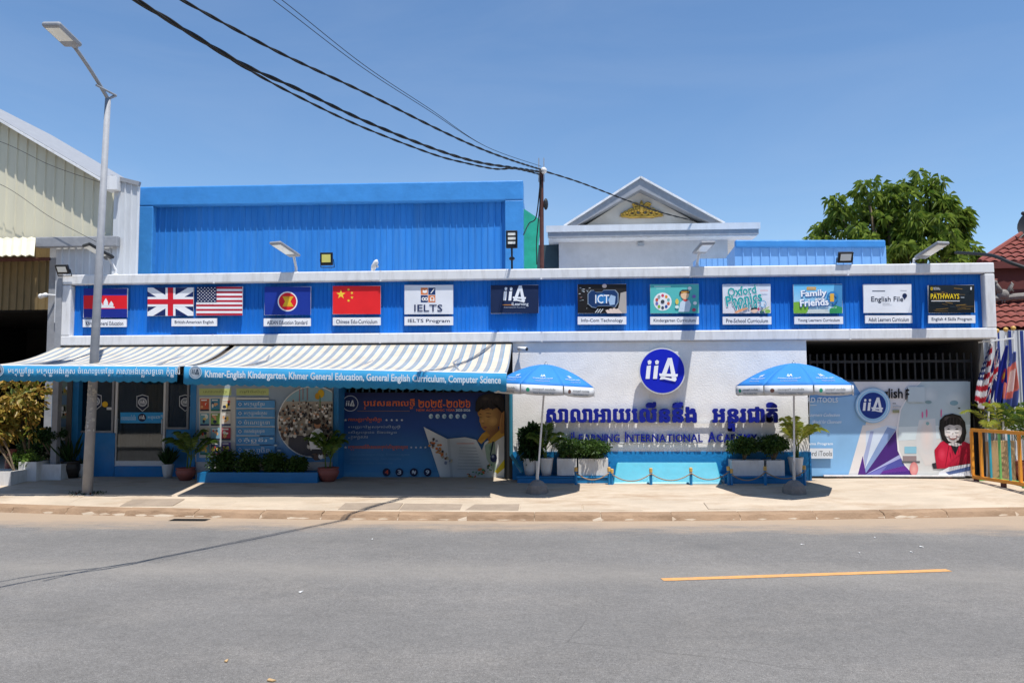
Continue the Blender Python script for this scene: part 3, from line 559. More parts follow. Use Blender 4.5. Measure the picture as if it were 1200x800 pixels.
awning((67, 406), (269, 405), (-14, 428), (218, 429.5), .25, [('emblem', -3, 433.5, 0, 0, 0), ('មត្តេយ្យខ្មែរ មត្តេយ្យអង់គ្លេស', 9, 430, 88, 441, .012), ('ចំណេះទូទៅខ្មែរ', 91, 430, 133, 441, .012), ('ភាសាអង់គ្លេសទូទៅ កុំព្យូទ័រ', 136, 430, 211, 442, .012)], 'left striped awning whose blue valance carries Khmer lettering')
awning((275.5, 405), (600, 404), (219.5, 429.5), (597, 437.5), .285, [('emblem', 229, 436, 0, 0, 0), ('Khmer-English Kindergarten, Khmer General Education, General English Curriculum, Computer Science', 240, 437.2, 587, 448.2, .035)], 'right striped awning whose blue valance carries English lettering')

# ================================================================== SIGN BOARDS ON THE FASCIA
BY = .06
def board(name, box, label, cat, draw, group='sign boards on the blue fascia'):
    x0, y0, x1, y1 = box; bx = pbox(x0, y0, x1, y1, BY, .03); t = thing(name, ((bx[0]+bx[1])/2, BY+.03, bx[4]), label, cat, group)
    b = MB(); b.box(*bx); b.build('panel', ALUW, t)
    b = MB()
    for u in (.2, .8): b.box(bx[0]+(bx[1]-bx[0])*u-.02, bx[0]+(bx[1]-bx[0])*u+.02, BY+.03, FY-.005, bx[4]+.1, bx[5]-.08) if bx[5]-bx[4] > .25 else b.box(bx[0]+(bx[1]-bx[0])*u-.02, bx[0]+(bx[1]-bx[0])*u+.02, BY+.03, FY-.005, bx[4]+.03, bx[5]-.03)
    b.build('bracket', DARK, t)
    pr = Print(BY-.0006, .0005); w, h = x1-x0, y1-y0; draw(pr, x0, y0, x1, y1, w, h); pr.build('printed_face', PRINT, t); return t
def caption(box, s, desc):
    board('caption_plate', box, 'white caption plate reading %s %s' % (s, desc), 'sign', lambda pr, x0, y0, x1, y1, w, h: (pr.rect(x0, y0, x1, y1, '#f0f0f2'), pr.text(s, x0+w*.07, y0+h*.27, x1-w*.07, y1-h*.2, '#1c2c50', .012)), 'caption plates on the blue fascia')
def d_kh(pr, x0, y0, x1, y1, w, h):
    pr.rect(x0, y0, x1, y1, '#1e2f8e'); pr.rect(x0, y0+h*.24, x1, y1-h*.3, '#e8202c'); cx, bt = x0+w*.51, y1-h*.33
    pr.rect(cx-w*.2, bt-h*.04, cx+w*.2, bt, '#f2f2f2'); pr.rect(cx-w*.17, bt-h*.1, cx+w*.17, bt-h*.03, '#f2f2f2')
    for dx, hh, ww in ((-.125, .24, .05), (0, .34, .055), (.125, .24, .05)):
        pr.pl([(cx+w*(dx-ww), bt-h*.08), (cx+w*(dx-ww*.9), bt-h*hh*.6), (cx+w*(dx-ww*.35), bt-h*hh*.86), (cx+w*dx, bt-h*hh), (cx+w*(dx+ww*.35), bt-h*hh*.86), (cx+w*(dx+ww*.9), bt-h*hh*.6), (cx+w*(dx+ww), bt-h*.08)], '#f2f2f2')
def d_uk(pr, x0, y0, x1, y1, w, h):
    q = lambda u, v: (x0+u*w, y0+v*h); W, Rd = '#f0f0f2', '#d42030'; pr.rect(x0, y0, x1, y1, '#1c2c60')
    pr.pl([q(0, 0), q(.12, 0), q(1, .86), q(1, 1), q(.88, 1), q(0, .14)], W); pr.pl([q(1, 0), q(.88, 0), q(0, .86), q(0, 1), q(.12, 1), q(1, .14)], W)
    pr.rect(*q(.39, 0), *q(.61, 1), W); pr.rect(*q(0, .33), *q(1, .67), W); pr.rect(*q(.44, 0), *q(.56, 1), Rd); pr.rect(*q(0, .41), *q(1, .59), Rd)
def d_us(pr, x0, y0, x1, y1, w, h):
    for i in range(13): pr.rect(x0, y0+h*i/13, x1, y0+h*(i+1)/13, '#b8283c' if i % 2 == 0 else '#f0f0f2')
    pr.rect(x0, y0, x0+w*.44, y0+h*7/13, '#1c2750')
    for j in range(9):
        for i in range(6 if j % 2 == 0 else 5): pr.star(x0+w*.44*((i+.5+(0 if j % 2 == 0 else .5))/6), y0+h*7/13*(j+.7)/9.4, h*.028, '#f4f4f6')
def d_asean(pr, x0, y0, x1, y1, w, h):
    pr.rect(x0, y0, x1, y1, '#1c3796'); cx, cy = x0+w*.5, y0+h*.52; pr.ell(cx, cy, w*.215, w*.215, '#f0f0f0', 32); pr.ell(cx, cy, w*.19, w*.19, '#e02030', 32)
    for i in range(9):
        t = (i-4)/4; pr.pl([(cx+t*w*.11, cy-w*.11), (cx+t*w*.11+w*.02, cy-w*.11), (cx+t*w*.05+w*.012, cy), (cx+t*w*.11+w*.02, cy+w*.11), (cx+t*w*.11, cy+w*.11), (cx+t*w*.05-w*.006, cy)], '#f0c030')
def d_cn(pr, x0, y0, x1, y1, w, h):
    pr.rect(x0, y0, x1, y1, '#e8282c'); pr.star(x0+w*.17, y0+h*.3, h*.17, '#f4d040')
    for u, v, a in ((.33, .13, 20), (.4, .25, 45), (.4, .41, 0), (.33, .52, 20)): pr.star(x0+w*u, y0+h*v, h*.06, '#f4d040', a)
def d_ielts(pr, x0, y0, x1, y1, w, h):
    pr.rect(x0, y0, x1, y1, '#e6e8ee'); cx = x0+w*.49; s = w*.145; O, N = '#e0804c', '#1f3a6c'; g = .6
    for i, j, c in ((0, 0, O), (1, 0, N), (0, 1, N), (1, 1, O)): pr.rect(cx-s+i*(s+g)-g, y0+h*.09+j*(s+g), cx+i*(s+g)-g, y0+h*.09+j*(s+g)+s, c)
    a = y0+h*.09; pr.pl([(cx-s*.8, a+s*.3), (cx-s*.5, a+s*.4), (cx-s*.2, a+s*.25), (cx-s*.2, a+s*.7), (cx-s*.5, a+s*.8), (cx-s*.8, a+s*.7)], '#f4f0ea'); pr.line((cx+s*.35, a+s*.8), (cx+s*.85, a+s*.15), 1.1, '#f4f0ea')
    pr.ring(cx-s*.7, a+s*1.6, s*.12, s*.25, '#f4f0ea', 12); pr.ring(cx-s*.3, a+s*1.6, s*.12, s*.25, '#f4f0ea', 12); pr.ring(cx+s*.55, a+s*1.55, s*.2, s*.32, '#f4f0ea', 12); pr.rect(cx+s*.25, a+s*1.55, cx+s*.42, a+s*1.9, '#f4f0ea'); pr.rect(cx+s*.7, a+s*1.55, cx+s*.87, a+s*1.9, '#f4f0ea')
    pr.text('IELTS', x0+w*.2, y0+h*.67, x0+w*.78, y0+h*.91, '#20305c', .012)
def d_iia(pr, x0, y0, x1, y1, w, h):
    pr.rect(x0, y0, x1, y1, '#1a2a4c'); pr.logo(x0+w*.5, y0+h*.36, w*.48, '#f4f6f8'); pr.rect(x0+w*.25, y0+h*.69, x0+w*.47, y0+h*.715, '#d08838'); pr.text('iLearning', x0+w*.44, y0+h*.61, x0+w*.79, y0+h*.76, '#e8ecf2', .01); pr.text('International Academy', x0+w*.28, y0+h*.77, x0+w*.73, y0+h*.82, '#c8d0dc')
def d_ict(pr, x0, y0, x1, y1, w, h):
    q = lambda u, v: (x0+u*w, y0+v*h); pr.rect(x0, y0, x1, y1, '#2a2626', '#1c1a1a'); pr.pl([q(.88, .3), q(1, .25), q(1, 1), q(.8, 1), q(.85, .7)], '#b8b0a8'); rng = random.Random(4)
    pr.ell(*q(.55, .06), w*.05, h*.07, '#e8cfc0', 10)
    for i in range(22): u, v = rng.uniform(.02, .24), rng.uniform(.1, .85); pr.rect(*q(u, v), *q(u+rng.uniform(.01, .05), v+.02), rng.choice(['#9aa4a8', '#6b767c', '#d0d4d6', '#a05a40']))
    octa = lambda k: [q(.5+(u-.5)*k, .49+(v-.49)*k) for u, v in ((.28, .22), (.34, .22), (.37, .28), (.5, .28), (.53, .21), (.76, .21), (.82, .32), (.82, .62), (.76, .78), (.66, .74), (.42, .74), (.38, .8), (.3, .78), (.22, .66), (.22, .34))]
    pr.pl(octa(1.06), '#8fa0b0'); pr.pl(octa(1.0), '#1a3a68'); pr.ell(*q(.5, .5), w*.14, h*.17, '#2f7fc0', 16); pr.pl([q(.68, .36), q(.78, .42), q(.76, .7), q(.66, .72), q(.63, .55)], '#a8c4e0')
    pr.text('ICT', *q(.36, .36), *q(.65, .66), '#f4f8fc', .012)
    for u in (.36, .41, .46): pr.line(q(u+.06, .85), q(u, .98), 1.0, '#d8dcdc')
    for i, (u, v) in enumerate(((.57, .9), (.64, .86), (.71, .84), (.78, .86))): pr.pl([q(u, v), q(u+.05, v-.03), q(u+.14, 1), q(u+.04, 1)], '#e8d2c4')
def d_kinder(pr, x0, y0, x1, y1, w, h):
    q = lambda u, v: (x0+u*w, y0+v*h); pr.rect(x0, y0, x1, y1, '#5fc4c0', '#54bcb8'); pr.rect(*q(.08, .06), *q(.42, .1), '#bfe8e4'); pr.rect(*q(.12, .14), *q(.3, .165), '#a0dcd8'); pr.ell(*q(.255, .6), w*.185, w*.185, '#f6f6f6', 28)
    for i, c in enumerate(['#d04a6a', '#e89a40', '#7cc0b8', '#e07050', '#38589c', '#4a5a6a', '#8cb84a', '#7a78c0', '#d85848', '#a0a8a8']): a = R(i*36-90); pr.ell(x0+w*.255+w*.125*math.cos(a), y0+h*.6+w*.125*math.sin(a), w*.03, w*.035, c, 10)
    pr.ell(*q(.255, .6), w*.04, w*.04, '#404850', 12)
    pr.pl([q(.58, .95), q(.62, .62), q(.7, .52), q(.8, .55), q(.84, .7), q(.8, .95)], '#cfe0ec'); pr.ell(*q(.71, .36), w*.085, h*.16, '#f0c8a0', 16); pr.pl([q(.6, .4), q(.6, .27), q(.66, .19), q(.76, .19), q(.82, .27), q(.8, .32), q(.7, .29), q(.63, .33)], '#403038'); pr.pl([q(.63, .3), q(.8, .28), q(.79, .24), q(.64, .25)], '#d8a040'); pr.pl([q(.66, .53), q(.74, .51), q(.79, .55), q(.72, .6)], '#e05048')
    pr.ell(*q(.55, .6), w*.035, h*.1, '#e8d060', 10)
    for u, v, c in ((.9, .42, '#8a70c0'), (.92, .65, '#f0f4f4'), (.9, .88, '#c0506a'), (.81, .14, '#f0f4f4'), (.55, .78, '#e0f0ee')): pr.ell(*q(u, v), w*.04, h*.06, c, 10)
def d_oxford(pr, x0, y0, x1, y1, w, h):
    q = lambda u, v: (x0+u*w, y0+v*h); pr.rect(x0, y0, x1, y1, '#dfe8f2', '#e4e0e4'); T = '#2aa8a8'
    for i in range(4): pr.ell(*q(.12+i*.25, 0.03), w*.11, h*.04, '#c8d4e4', 10)
    for s_, a, bx, ro in (('Oxford', 0, (.1, .07, .7, .38), 8), ('Phonics', 0, (.06, .32, .82, .68), 9), ('World', 0, (.22, .55, .72, .86), 7)):
        pr.text(s_, *q(bx[0]-.008, bx[1]), *q(bx[2]+.008, bx[3]+.02), '#f8fafa', .075, ro); pr.text(s_, *q(bx[0], bx[1]), *q(bx[2], bx[3]), T, .035, ro)
    pr.text('1', *q(.8, .58), *q(.86, .78), '#d8e8f4', .02); pr.ring(*q(.84, .68), w*.06, w*.075, '#70b0d8', 16); pr.pl([q(.24, .97), q(.36, .86), q(.5, .8), q(.53, .83), q(.4, .93), q(.28, 1)], '#f0a878')
    pr.ell(*q(.66, .9), w*.07, h*.09, '#f0c8b0', 14); pr.pl([q(.58, .9), q(.6, .82), q(.7, .8), q(.75, .86), q(.66, .86)], '#2c2830'); pr.ell(*q(.75, .86), w*.02, h*.06, '#c84068', 8); pr.ell(*q(.82, .96), w*.05, h*.06, '#3c6868', 10); pr.ell(*q(.94, .93), w*.06, h*.07, '#90c060', 10); pr.line(q(.82, .92), q(.97, .78), 1, '#a8c860'); pr.rect(*q(.78, .2), *q(.95, .23), '#e8b8b8')
def d_family(pr, x0, y0, x1, y1, w, h):
    q = lambda u, v: (x0+u*w, y0+v*h); pr.rect(x0, y0, x1, y1, '#60c0f0', '#c0e0ec'); pr.pl([q(.84, 0), q(1, 0), q(1, 1), q(.76, 1)], '#4a90c4'); pr.ell(*q(.15, .88), w*.16, h*.26, '#7cb83c', 16, 180, 360) ; pr.pl([q(0, .62), q(.1, .6), q(.25, .72), q(.32, .86), q(.26, 1), q(0, 1)], '#80b840'); pr.pl([q(.74, 1), q(.74, .86), q(.86, .72), q(1, .8), q(1, 1)], '#3a9a60'); pr.pl([q(.3, .86), q(.7, .86), q(.74, 1), q(.28, 1)], '#d4dcd8')
    pr.rect(*q(.27, .09), *q(.46, .2), '#e0a83c'); pr.text('AMERICAN', *q(.29, .12), *q(.44, .17), '#f4ead0', .01)
    for s_, bx in (('Family', (.15, .19, .68, .48)), ('and', (.44, .44, .6, .56)), ('Friends', (.13, .5, .72, .75))):
        pr.text(s_, *q(bx[0], bx[1]+.012), *q(bx[2]+.012, bx[3]+.03), '#1f5fa8', .09, 3); pr.text(s_, *q(bx[0], bx[1]), *q(bx[2], bx[3]), '#fafcfe', .04, 3)
    pr.ring(*q(.8, .45), w*.085, w*.12, '#2a80c0', 24); pr.text('1', *q(.75, .32), *q(.83, .6), '#f0b848', .04); pr.text('Oxford', *q(.66, .77), *q(.88, .82), '#f0f4f8')
def d_file(pr, x0, y0, x1, y1, w, h):
    q = lambda u, v: (x0+u*w, y0+v*h); pr.rect(x0, y0, x1, y1, '#eceef2'); pr.rect(*q(.18, .22), *q(.45, .26), '#606878'); pr.rect(*q(.77, .21), *q(.9, .24), '#b8bcc4'); pr.text('English File', *q(.16, .43), *q(.83, .66), '#232c40', .012); pr.ell(*q(.86, .4), w*.05, w*.05, '#1a2a50', 14); pr.pl([q(.82, .43), q(.9, .43), q(.86, .54)], '#1a2a50'); pr.rect(*q(.4, .66), *q(.55, .675), '#b8bcc4'); pr.rect(*q(.4, .7), *q(.6, .715), '#c8ccd2'); pr.pl([q(.93, 1), q(1, .6), q(1, 1)], '#d4d8e0')
def d_path(pr, x0, y0, x1, y1, w, h):
    q = lambda u, v: (x0+u*w, y0+v*h); pr.rect(x0, y0, x1, y1, '#1e2830', '#12181c'); rng = random.Random(9)
    for i in range(26): u, v = rng.uniform(0, .8), rng.uniform(.05, .98); L = rng.uniform(.08, .3); pr.line(q(u, v), q(min(1, u+L), v+rng.uniform(-.04, .06)), rng.uniform(.25, .7), rng.choice(['#8a6a30', '#5c4a28', '#3a4a50', '#a07c38', '#2c3840']))
    a, b_ = q(.05, .08), q(.09, .18); pr.rect(*a, *b_, '#f0c818'); pr.rect(a[0]+.6, a[1]+.6, b_[0]-.6, b_[1]-.6, '#1a2228'); pr.text('NATIONAL', *q(.11, .08), *q(.24, .12), '#f0f0f0', .01); pr.text('GEOGRAPHIC', *q(.11, .13), *q(.26, .17), '#f0f0f0', .01)
    pr.text('PATHWAYS', *q(.05, .31), *q(.67, .5), '#f4d428', .02); pr.rect(*q(.06, .56), *q(.68, .585), '#e8e8e8'); pr.rect(*q(.7, .43), *q(.78, .46), '#a8b0b4'); pr.text('1', *q(.91, .07), *q(.94, .17), '#f4f4f4', .02)
board('flag_board', (98, 338, 149, 372), 'Cambodian flag board behind the lamp post, leftmost on the fascia', 'sign', d_kh)
board('flag_board', (173, 337, 226.5, 370), 'British flag board with red and white crosses on the fascia', 'sign', d_uk)
board('flag_board', (230, 336, 284, 369.5), 'American flag board with stars and stripes on the fascia', 'sign', d_us)
board('flag_board', (310, 336, 364, 369), 'dark blue ASEAN flag board with red disc and yellow rice sheaf', 'sign', d_asean)
board('flag_board', (390, 335, 446, 368), 'red Chinese flag board with five yellow stars', 'sign', d_cn)
board('sign_board', (474, 334, 531, 368), 'white IELTS board with orange and navy icon squares', 'sign', d_ielts)
board('sign_board', (575, 334, 631, 367), 'navy board with white iiA iLearning logo and no caption plate', 'sign', d_iia)
board('sign_board', (677, 333, 734, 367), 'dark ICT board with glowing blue panel and hands', 'sign', d_ict)
board('sign_board', (762, 333, 819, 367), 'turquoise kindergarten board with white icon wheel and child', 'sign', d_kinder)
board('sign_board', (847, 333, 903, 367), 'pale board reading Oxford Phonics World in teal letters', 'sign', d_oxford)
board('sign_board', (930, 333, 987, 367), 'sky blue board reading Family and Friends in white letters', 'sign', d_family)
board('sign_board', (1012, 333, 1068, 366.5), 'white board reading English File', 'sign', d_file)
board('sign_board', (1088, 334, 1142, 366.5), 'black board reading PATHWAYS in yellow, rightmost on the fascia', 'sign', d_path)
for bx, s_, d in (((97, 374, 148, 383), 'Khmer General Education', 'under the Cambodian flag'), ((201, 373, 254, 382), 'British-American English', 'under the British and American flags'), ((309, 373, 364, 382), 'ASEAN Education Standard', 'under the ASEAN flag'),
    ((390, 372, 446, 381), 'Chinese Edu-Curriculum', 'under the Chinese flag'), ((474, 371, 531, 381), 'IELTS Program', 'under the IELTS board'), ((677, 371, 734, 380), 'Info-Com Technology', 'under the ICT board'), ((762, 371, 819, 380), 'Kindergarten Curriculum', 'under the turquoise board'),
    ((847, 371, 904, 380), 'Pre-School Curriculum', 'under the teal lettered board'), ((931, 371, 988, 379.5), 'Young Learners Curriculum', 'under the sky blue board'), ((1014, 369.5, 1069, 378.5), 'Adult Learners Curriculum', 'under the white board'), ((1088, 369.5, 1143, 378.5), 'English 4 Skills Program', 'under the black board')): caption(bx, s_, d)

# ================================================================== WALL SIGN: emblem disc and raised lettering
WY = .06
c = P(776, 434.5, WY-.2); ppm = (P(800, 434, WY-.2).x - P(776, 434, WY-.2).x)/24
em = thing('emblem_sign', (c.x, WY, c.z-.47), 'round blue emblem sign with white iiA logo standing off the stucco wall', 'sign')
b = MB(); disc_xz(b, c, 27.3*ppm, WY-.2, WY-.14, 56); b.build('rim', ALUW, em)
b = MB(); disc_xz(b, c, 26*ppm, WY-.203, WY-.2005, 56); b.build('face', SIGNB, em)
pr = Print(WY-.206, .0015); pr.logo(775.5, 435, 38, '#f4f5f8'); pr.build('logo', PRINT, em)
for dx, dz in ((-.25, .25), (.25, .25), (-.25, -.25), (.25, -.25)):
    b = MB(); b.tube([(c.x+dx, WY-.14, c.z+dz), (c.x+dx, WY, c.z+dz)], .015, 8); b.build('standoff', GALV, em)
def raised(name, label, pieces, box, ext, standoff, m, track=.06):
    # pieces: (verts, faces, advance, yscale); laid out left to right and fitted to the surveyed box, one object per letter
    pen = 0; lay = []
    for v, f, adv, ys in pieces:
        if v: lay.append((v, f, pen, ys))
        pen += adv + track
    xa = min(p[0]+o for v, f, o, ys in lay for p in v); xb = max(p[0]+o for v, f, o, ys in lay for p in v); ya = 0; yb = max(min(p[1]*ys, .62) for v, f, o, ys in lay for p in v)
    a = P(box[0], box[3], WY-standoff); bq = P(box[2], box[1], WY-standoff); c_ = P(box[2], box[3], WY-standoff)
    kx = (bq.x-a.x)/(xb-xa); kz = (bq.z-c_.z)/(yb-ya); t = thing(name, ((a.x+bq.x)/2, WY, a.z), label, 'lettering')
    for v, f, o, ys in lay:
        b = MB(); b.add([(a.x+(p[0]+o-xa)*kx, WY-standoff-p[2], a.z+(c_.z-a.z)*((p[0]+o-xa)/(xb-xa))+(p[1]*ys-ya)*kz) for p in v], [tuple(q) for q in f]); b.build('letter', m, t)
    return t, a, bq, c_
pcs = []
for cl in khmer_clusters('សាលាអាយលើននីង អន្តរជាតិ'):
    v, f, adv = khmer_cluster_mesh(cl, ext=.028, res=3); v, f = bold_mesh((v, f), .052, 8, .0006) if v else (v, f); pcs.append((v, f, adv*(1.0 if cl[0] != ' ' else 1.9), 1))
t, a, bq, c_ = raised('khmer_lettering', 'large raised blue Khmer letters on the white stucco wall', pcs, (640, 478.5, 911, 494), .03, .085, LETB, .045)
b = MB(); b.box(a.x+.1, bq.x, WY-.055, WY-.03, a.z-.035, a.z-.012); b.build('mounting_rail', ALUW, t)
pcs = []
for wd in ('iLearning', 'International', 'Academy'):
    for i, ch in enumerate(wd):
        if wd == 'iLearning': big = i < 2
        else: big = i == 0
        v, f = bold_mesh(raw_text(ch if (wd == 'iLearning' and i == 0) else ch.upper(), 0, .022, 2), .02, 4, .0006); ys = 1.0 if big else .78
        xm = min(p[0] for p in v); v = [((p[0]-xm)*(1 if big else .86), p[1], p[2]) for p in v]; pcs.append((v, f, max(p[0] for p in v), ys))
    pcs.append(([], [], .32, 1))
t, a, bq, c_ = raised('latin_lettering', 'raised blue letters reading iLearning International Academy below the Khmer letters', pcs[:-1], (669, 507, 887, 517.5), .02, .06, LETB, .075)
b = MB(); b.box(a.x, bq.x, WY-.045, WY-.025, a.z-.03, a.z-.01); b.build('mounting_rail', ALUW, t)

# ================================================================== INFO BANNER (left) AND GATE BANNERS
IY = .12
ib = thing('info_banner', P(309, 541, IY), 'blue grey information panel with programme list and round crowd photo beside the door', 'banner')
b = MB(); b.box(*pbox(229.8, 440, 390, 541, IY, .01)); b.build('panel', ALUW, ib)
pr = Print(IY-.0006, .0004); pr.rect(230, 440, 390, 541, '#a8b4ba', '#5a9ad8'); pr.ell(234, 445.5, 4.5, 2.6, '#d88848', 12); pr.ell(245, 445, 8, 4, '#38607c', 12); pr.rect(233.5, 455, 271, 463, '#c4d088'); pr.text('សៀវភៅសិក្សា', 238, 457, 266, 461.5, '#7c8a50'); pr.rect(277, 455, 315, 463, '#c4d088'); pr.text('កម្មវិធីសិក្សា', 281, 457, 311, 461.5, '#7c8a50')
pr.rect(233.5, 465, 276, 536, '#d8d4c8', '#c8d0d8'); rng = random.Random(21); cols = ['#c86848', '#4890b0', '#e4dcc8', '#78b0c0', '#88b058', '#e0d8d0', '#d0c8b0', '#88b8d0', '#b04050', '#60a0b8', '#405070', '#604898']
for j in range(4):
    for i in range(3):
        x0, y0 = 234.5+i*12.6, 467+j*17; c1 = cols[(j*3+i) % 12]; pr.rect(x0, y0, x0+10.5, y0+14.5, c1); pr.rect(x0, y0+12.5, x0+10.5, y0+14.5, rng.choice(['#283c70', '#303848', '#783040', '#287868']))
        for k in range(4): pr.ell(x0+rng.uniform(2, 8.5), y0+rng.uniform(3, 10), rng.uniform(1, 2.4), rng.uniform(1.2, 2.8), rng.choice(['#f0ece0', '#e8b080', '#30405c', '#d85840', '#f0d060', '#a0c870']), 9)
        pr.rect(x0+1.2, y0+1, x0+8, y0+2.4, '#f4f4f0')
kt = ['មត្តេយ្យខ្មែរ', 'មត្តេយ្យអង់គ្លេស', 'ចំណេះទូទៅ', 'ភាសាអង់គ្លេសទូទៅ', 'កុំព្យូទ័រ', 'ភាសាចិន']
pr.rect(277, 465.5, 315, 468, '#d8dcd8')
for j in range(6):
    y = 469+j*10.6; pr.rect(277, y, 322, y+9, '#5aa0dc'); pr.rect(277, y+9, 322-(j > 2)*18, y+9.9, '#e0ecf4'); pr.rect(278.5, y+2, 284, y+7, '#3f86c8'); pr.ring(281.2, y+4.5, 1.2, 2.0, '#cfe4f4', 10); pr.text(kt[j], 286, y+1.5, 310+(j % 3)*3, y+8, '#e8f2f8')
for x, y in ((318, 512), (323, 520), (327, 526), (331, 531)): pr.ell(x, y, 2.6, 2.0, '#3a78b8', 10, 180, 360); pr.ell(x, y+1.6, 2.2, 1, '#d0e4f0', 8)
cx, cy, rr = 367, 494, 42
inside = lambda x, y: x < 389.5 and (x-cx)**2+(y-cy)**2 < (rr-1.5)**2
pts = [(min(389.8, cx+rr*math.cos(R(a))), cy+rr*math.sin(R(a))) for a in range(0, 360, 6)]; pr.pl(pts, '#e8ecee'); pts = [(min(389.8, cx+(rr-1.2)*math.cos(R(a))), cy+(rr-1.2)*math.sin(R(a))) for a in range(0, 360, 6)]; pr.pl(pts, '#b8b0a4')
def clipseg(y, r=rr-1.4): h = math.sqrt(max(0, r*r-(y-cy)**2)); return cx-h, min(389.6, cx+h)
for y in range(453, 470): x0, x1 = clipseg(y+.5); pr.rect(x0, y, x1, y+1, '#8fb8c8')
for y in range(510, 535): x0, x1 = clipseg(y+.5); pr.rect(x0+max(0, (522-y))*.8, y, x0+(x1-x0)*.62, y+1, '#4a4a52')
for sx, sy in ((351, 462), (355, 460), (360, 461)): pr.line((sx, sy-6), (sx, sy+8), .8, '#a86868')
pr.ell(376, 461, 4, 5, '#d8b028', 10); pr.ell(372, 464, 3, 4, '#c89820', 10); pr.line((375, 463), (375, 478), 1, '#5c8a50')
n = 0
while n < 210:
    x, y = rng.uniform(326, 389), rng.uniform(468, 533); lim = 468+abs(x-345)*.12
    if not inside(x, y) or y < lim or (335 < x < 362 and y > 508): continue
    k = .55+(y-465)/70; pr.ell(x, y+2.2*k, 1.9*k, 2.2*k, rng.choice(['#dcd8d0', '#c8c4bc', '#e8e6e2', '#5c4a44', '#343a44']), 8); pr.ell(x, y, 1.2*k, 1.4*k, rng.choice(['#2c2420', '#3c3028', '#b88868', '#241e1c', '#c89878']), 8); n += 1
pr.pl([(362, 515), (366, 505), (372, 501), (378, 505), (381, 518), (378, 528), (364, 527)], '#e6e8ea'); pr.ell(372, 497, 4, 5, '#a87858', 12); pr.ell(372, 494, 4.4, 3.4, '#2c2420', 12); pr.rect(365, 526, 378, 531, '#282c38')
pr.build('printed_face', PRINT, ib)
b = MB(); b.box(*pbox(228.6, 440, 229.9, 541, IY-.01, .03)); b.build('edge_strip', ALUW, ib)

# gate behind the left banner
def bar_gate(name, label, px0, px1, ytop, yrails, Y, n, m, group=None):
    x0, x1 = P(px0, 450, Y).x, P(px1, 450, Y).x; zt = P((px0+px1)/2, ytop, Y).z; g = thing(name, ((x0+x1)/2, Y, .3), label, 'gate', group)
    for i in range(n+1): x = x0+(x1-x0)*i/n; b = MB(); b.box(x-.016, x+.016, Y-.016, Y+.016, .34, zt-.06*(i % 2)*0); b.build('gate_bar', m, g)
    for py in yrails:
        z = P((px0+px1)/2, py, Y).z; b = MB(); b.box(x0-.02, x1+.02, Y-.02, Y+.02, z-.025, z+.025); b.build('gate_rail', m, g)
    b = MB(); b.box(x0-.02, x1+.02, Y-.025, Y+.025, .3, .36); b.build('bottom_rail', m, g); return g
GL = mat('teal_gate_paint', (.02, .09, .16), .5, var=.1)
bar_gate('bar_gate', 'dark blue bar gate half hidden behind the new academic year banner', 402, 591, 440, (461,), SY+.06, 24, GL)
GY = SY+.02
gb = thing('school_banner', P(496, 560, GY), 'dark blue banner with boy reading an open book under the right awning', 'banner')
b = MB(); b.box(*pbox(401.5, 459.5, 591, 560, GY+.001, .012)); b.build('backing_sheet', DARK, gb)
pr = Print(GY, .0005)
pr.pl([(401.5, 460), (591, 460), (591, 500), (401.5, 500)], ['#101e50', '#101e50', '#24509c', '#24509c']); pr.pl([(401.5, 500), (591, 500), (591, 559.5), (401.5, 559.5)], ['#24509c', '#24509c', '#4aa0dc', '#4aa0dc']); pr.rect(401.5, 553, 520, 559.5, '#58a4d8', '#6ab0e0')
pr.ring(410.5, 472.5, 8.6, 9.3, '#d8e0ea'); pr.ell(410.5, 472.5, 8.4, 8.4, '#1c3468'); pr.logo(410.5, 473, 10.5, '#e8eef4'); pr.rect(419, 481.2, 480, 481.7, '#a07850')
OR = '#f07838'; pr.text('ប្រវេសនកាលថ្មី', 426, 467, 486, 479.5, OR, .016); pr.text('២០២៥-២០២៦', 490, 468, 551, 477.5, OR, .016); pr.text('NEW ACADEMIC YEAR', 488, 479, 533, 481.8, OR, .01); pr.text('2025-2026', 534, 479, 551, 481.8, '#e8eef4', .02)
for i in range(6): pr.ell(505+i*7.8, 487.6, 2.5, 2.8, '#c8dce8', 14); pr.ell(506+i*7.8, 488, 1.4, 1.8, '#88b0c8', 10)
pr.star(405, 492, 2, '#e8eef4'); pr.text('ការបញ្ចុះតម្លៃសិក្សា', 408, 488.5, 447, 495, OR, .014)
for i in range(4): pr.star(453+i*6, 492, 1.7, '#e8eef4')
for y, s_, x1 in ((498, 'បញ្ចុះតម្លៃសម្រាប់សិស្សថ្មី', 469), (504.5, 'សិស្សបន្តវេន និងបងប្អូន', 465), (510.5, 'ក្រុមគ្រួសារ', 431)): pr.star(409, y+2.2, 1.2, '#c0d0e0'); pr.text(s_, 411, y, x1, y+4.6, '#b8cce4', .004)
pr.star(405, 524, 2, '#e8eef4'); pr.text('អត្ថប្រយោជន៍ពិសេសសម្រាប់សិស្សចុះឈ្មោះ', 408, 520.5, 478, 527.5, OR, .016)
for i in range(4): pr.star(482+i*5.5, 524, 1.6, '#e8eef4')
for y in (531, 536, 541): pr.text('ទទួលបានសម្ភារៈសិក្សា និងឯកសណ្ឋាន', 410, y, 480-(y-531)*2, y+3.4, '#6fa8dc')
for i, x in enumerate((453, 468, 485, 501)): pr.ell(x, 553, 4.6, 4.8, '#142850', 18); pr.text('43~9'[i], x-2.2, 550.5, x+2.2, 555.5, ['#f06848', '#e8eef4', '#e8eef4', '#e8eef4'][i], .03)
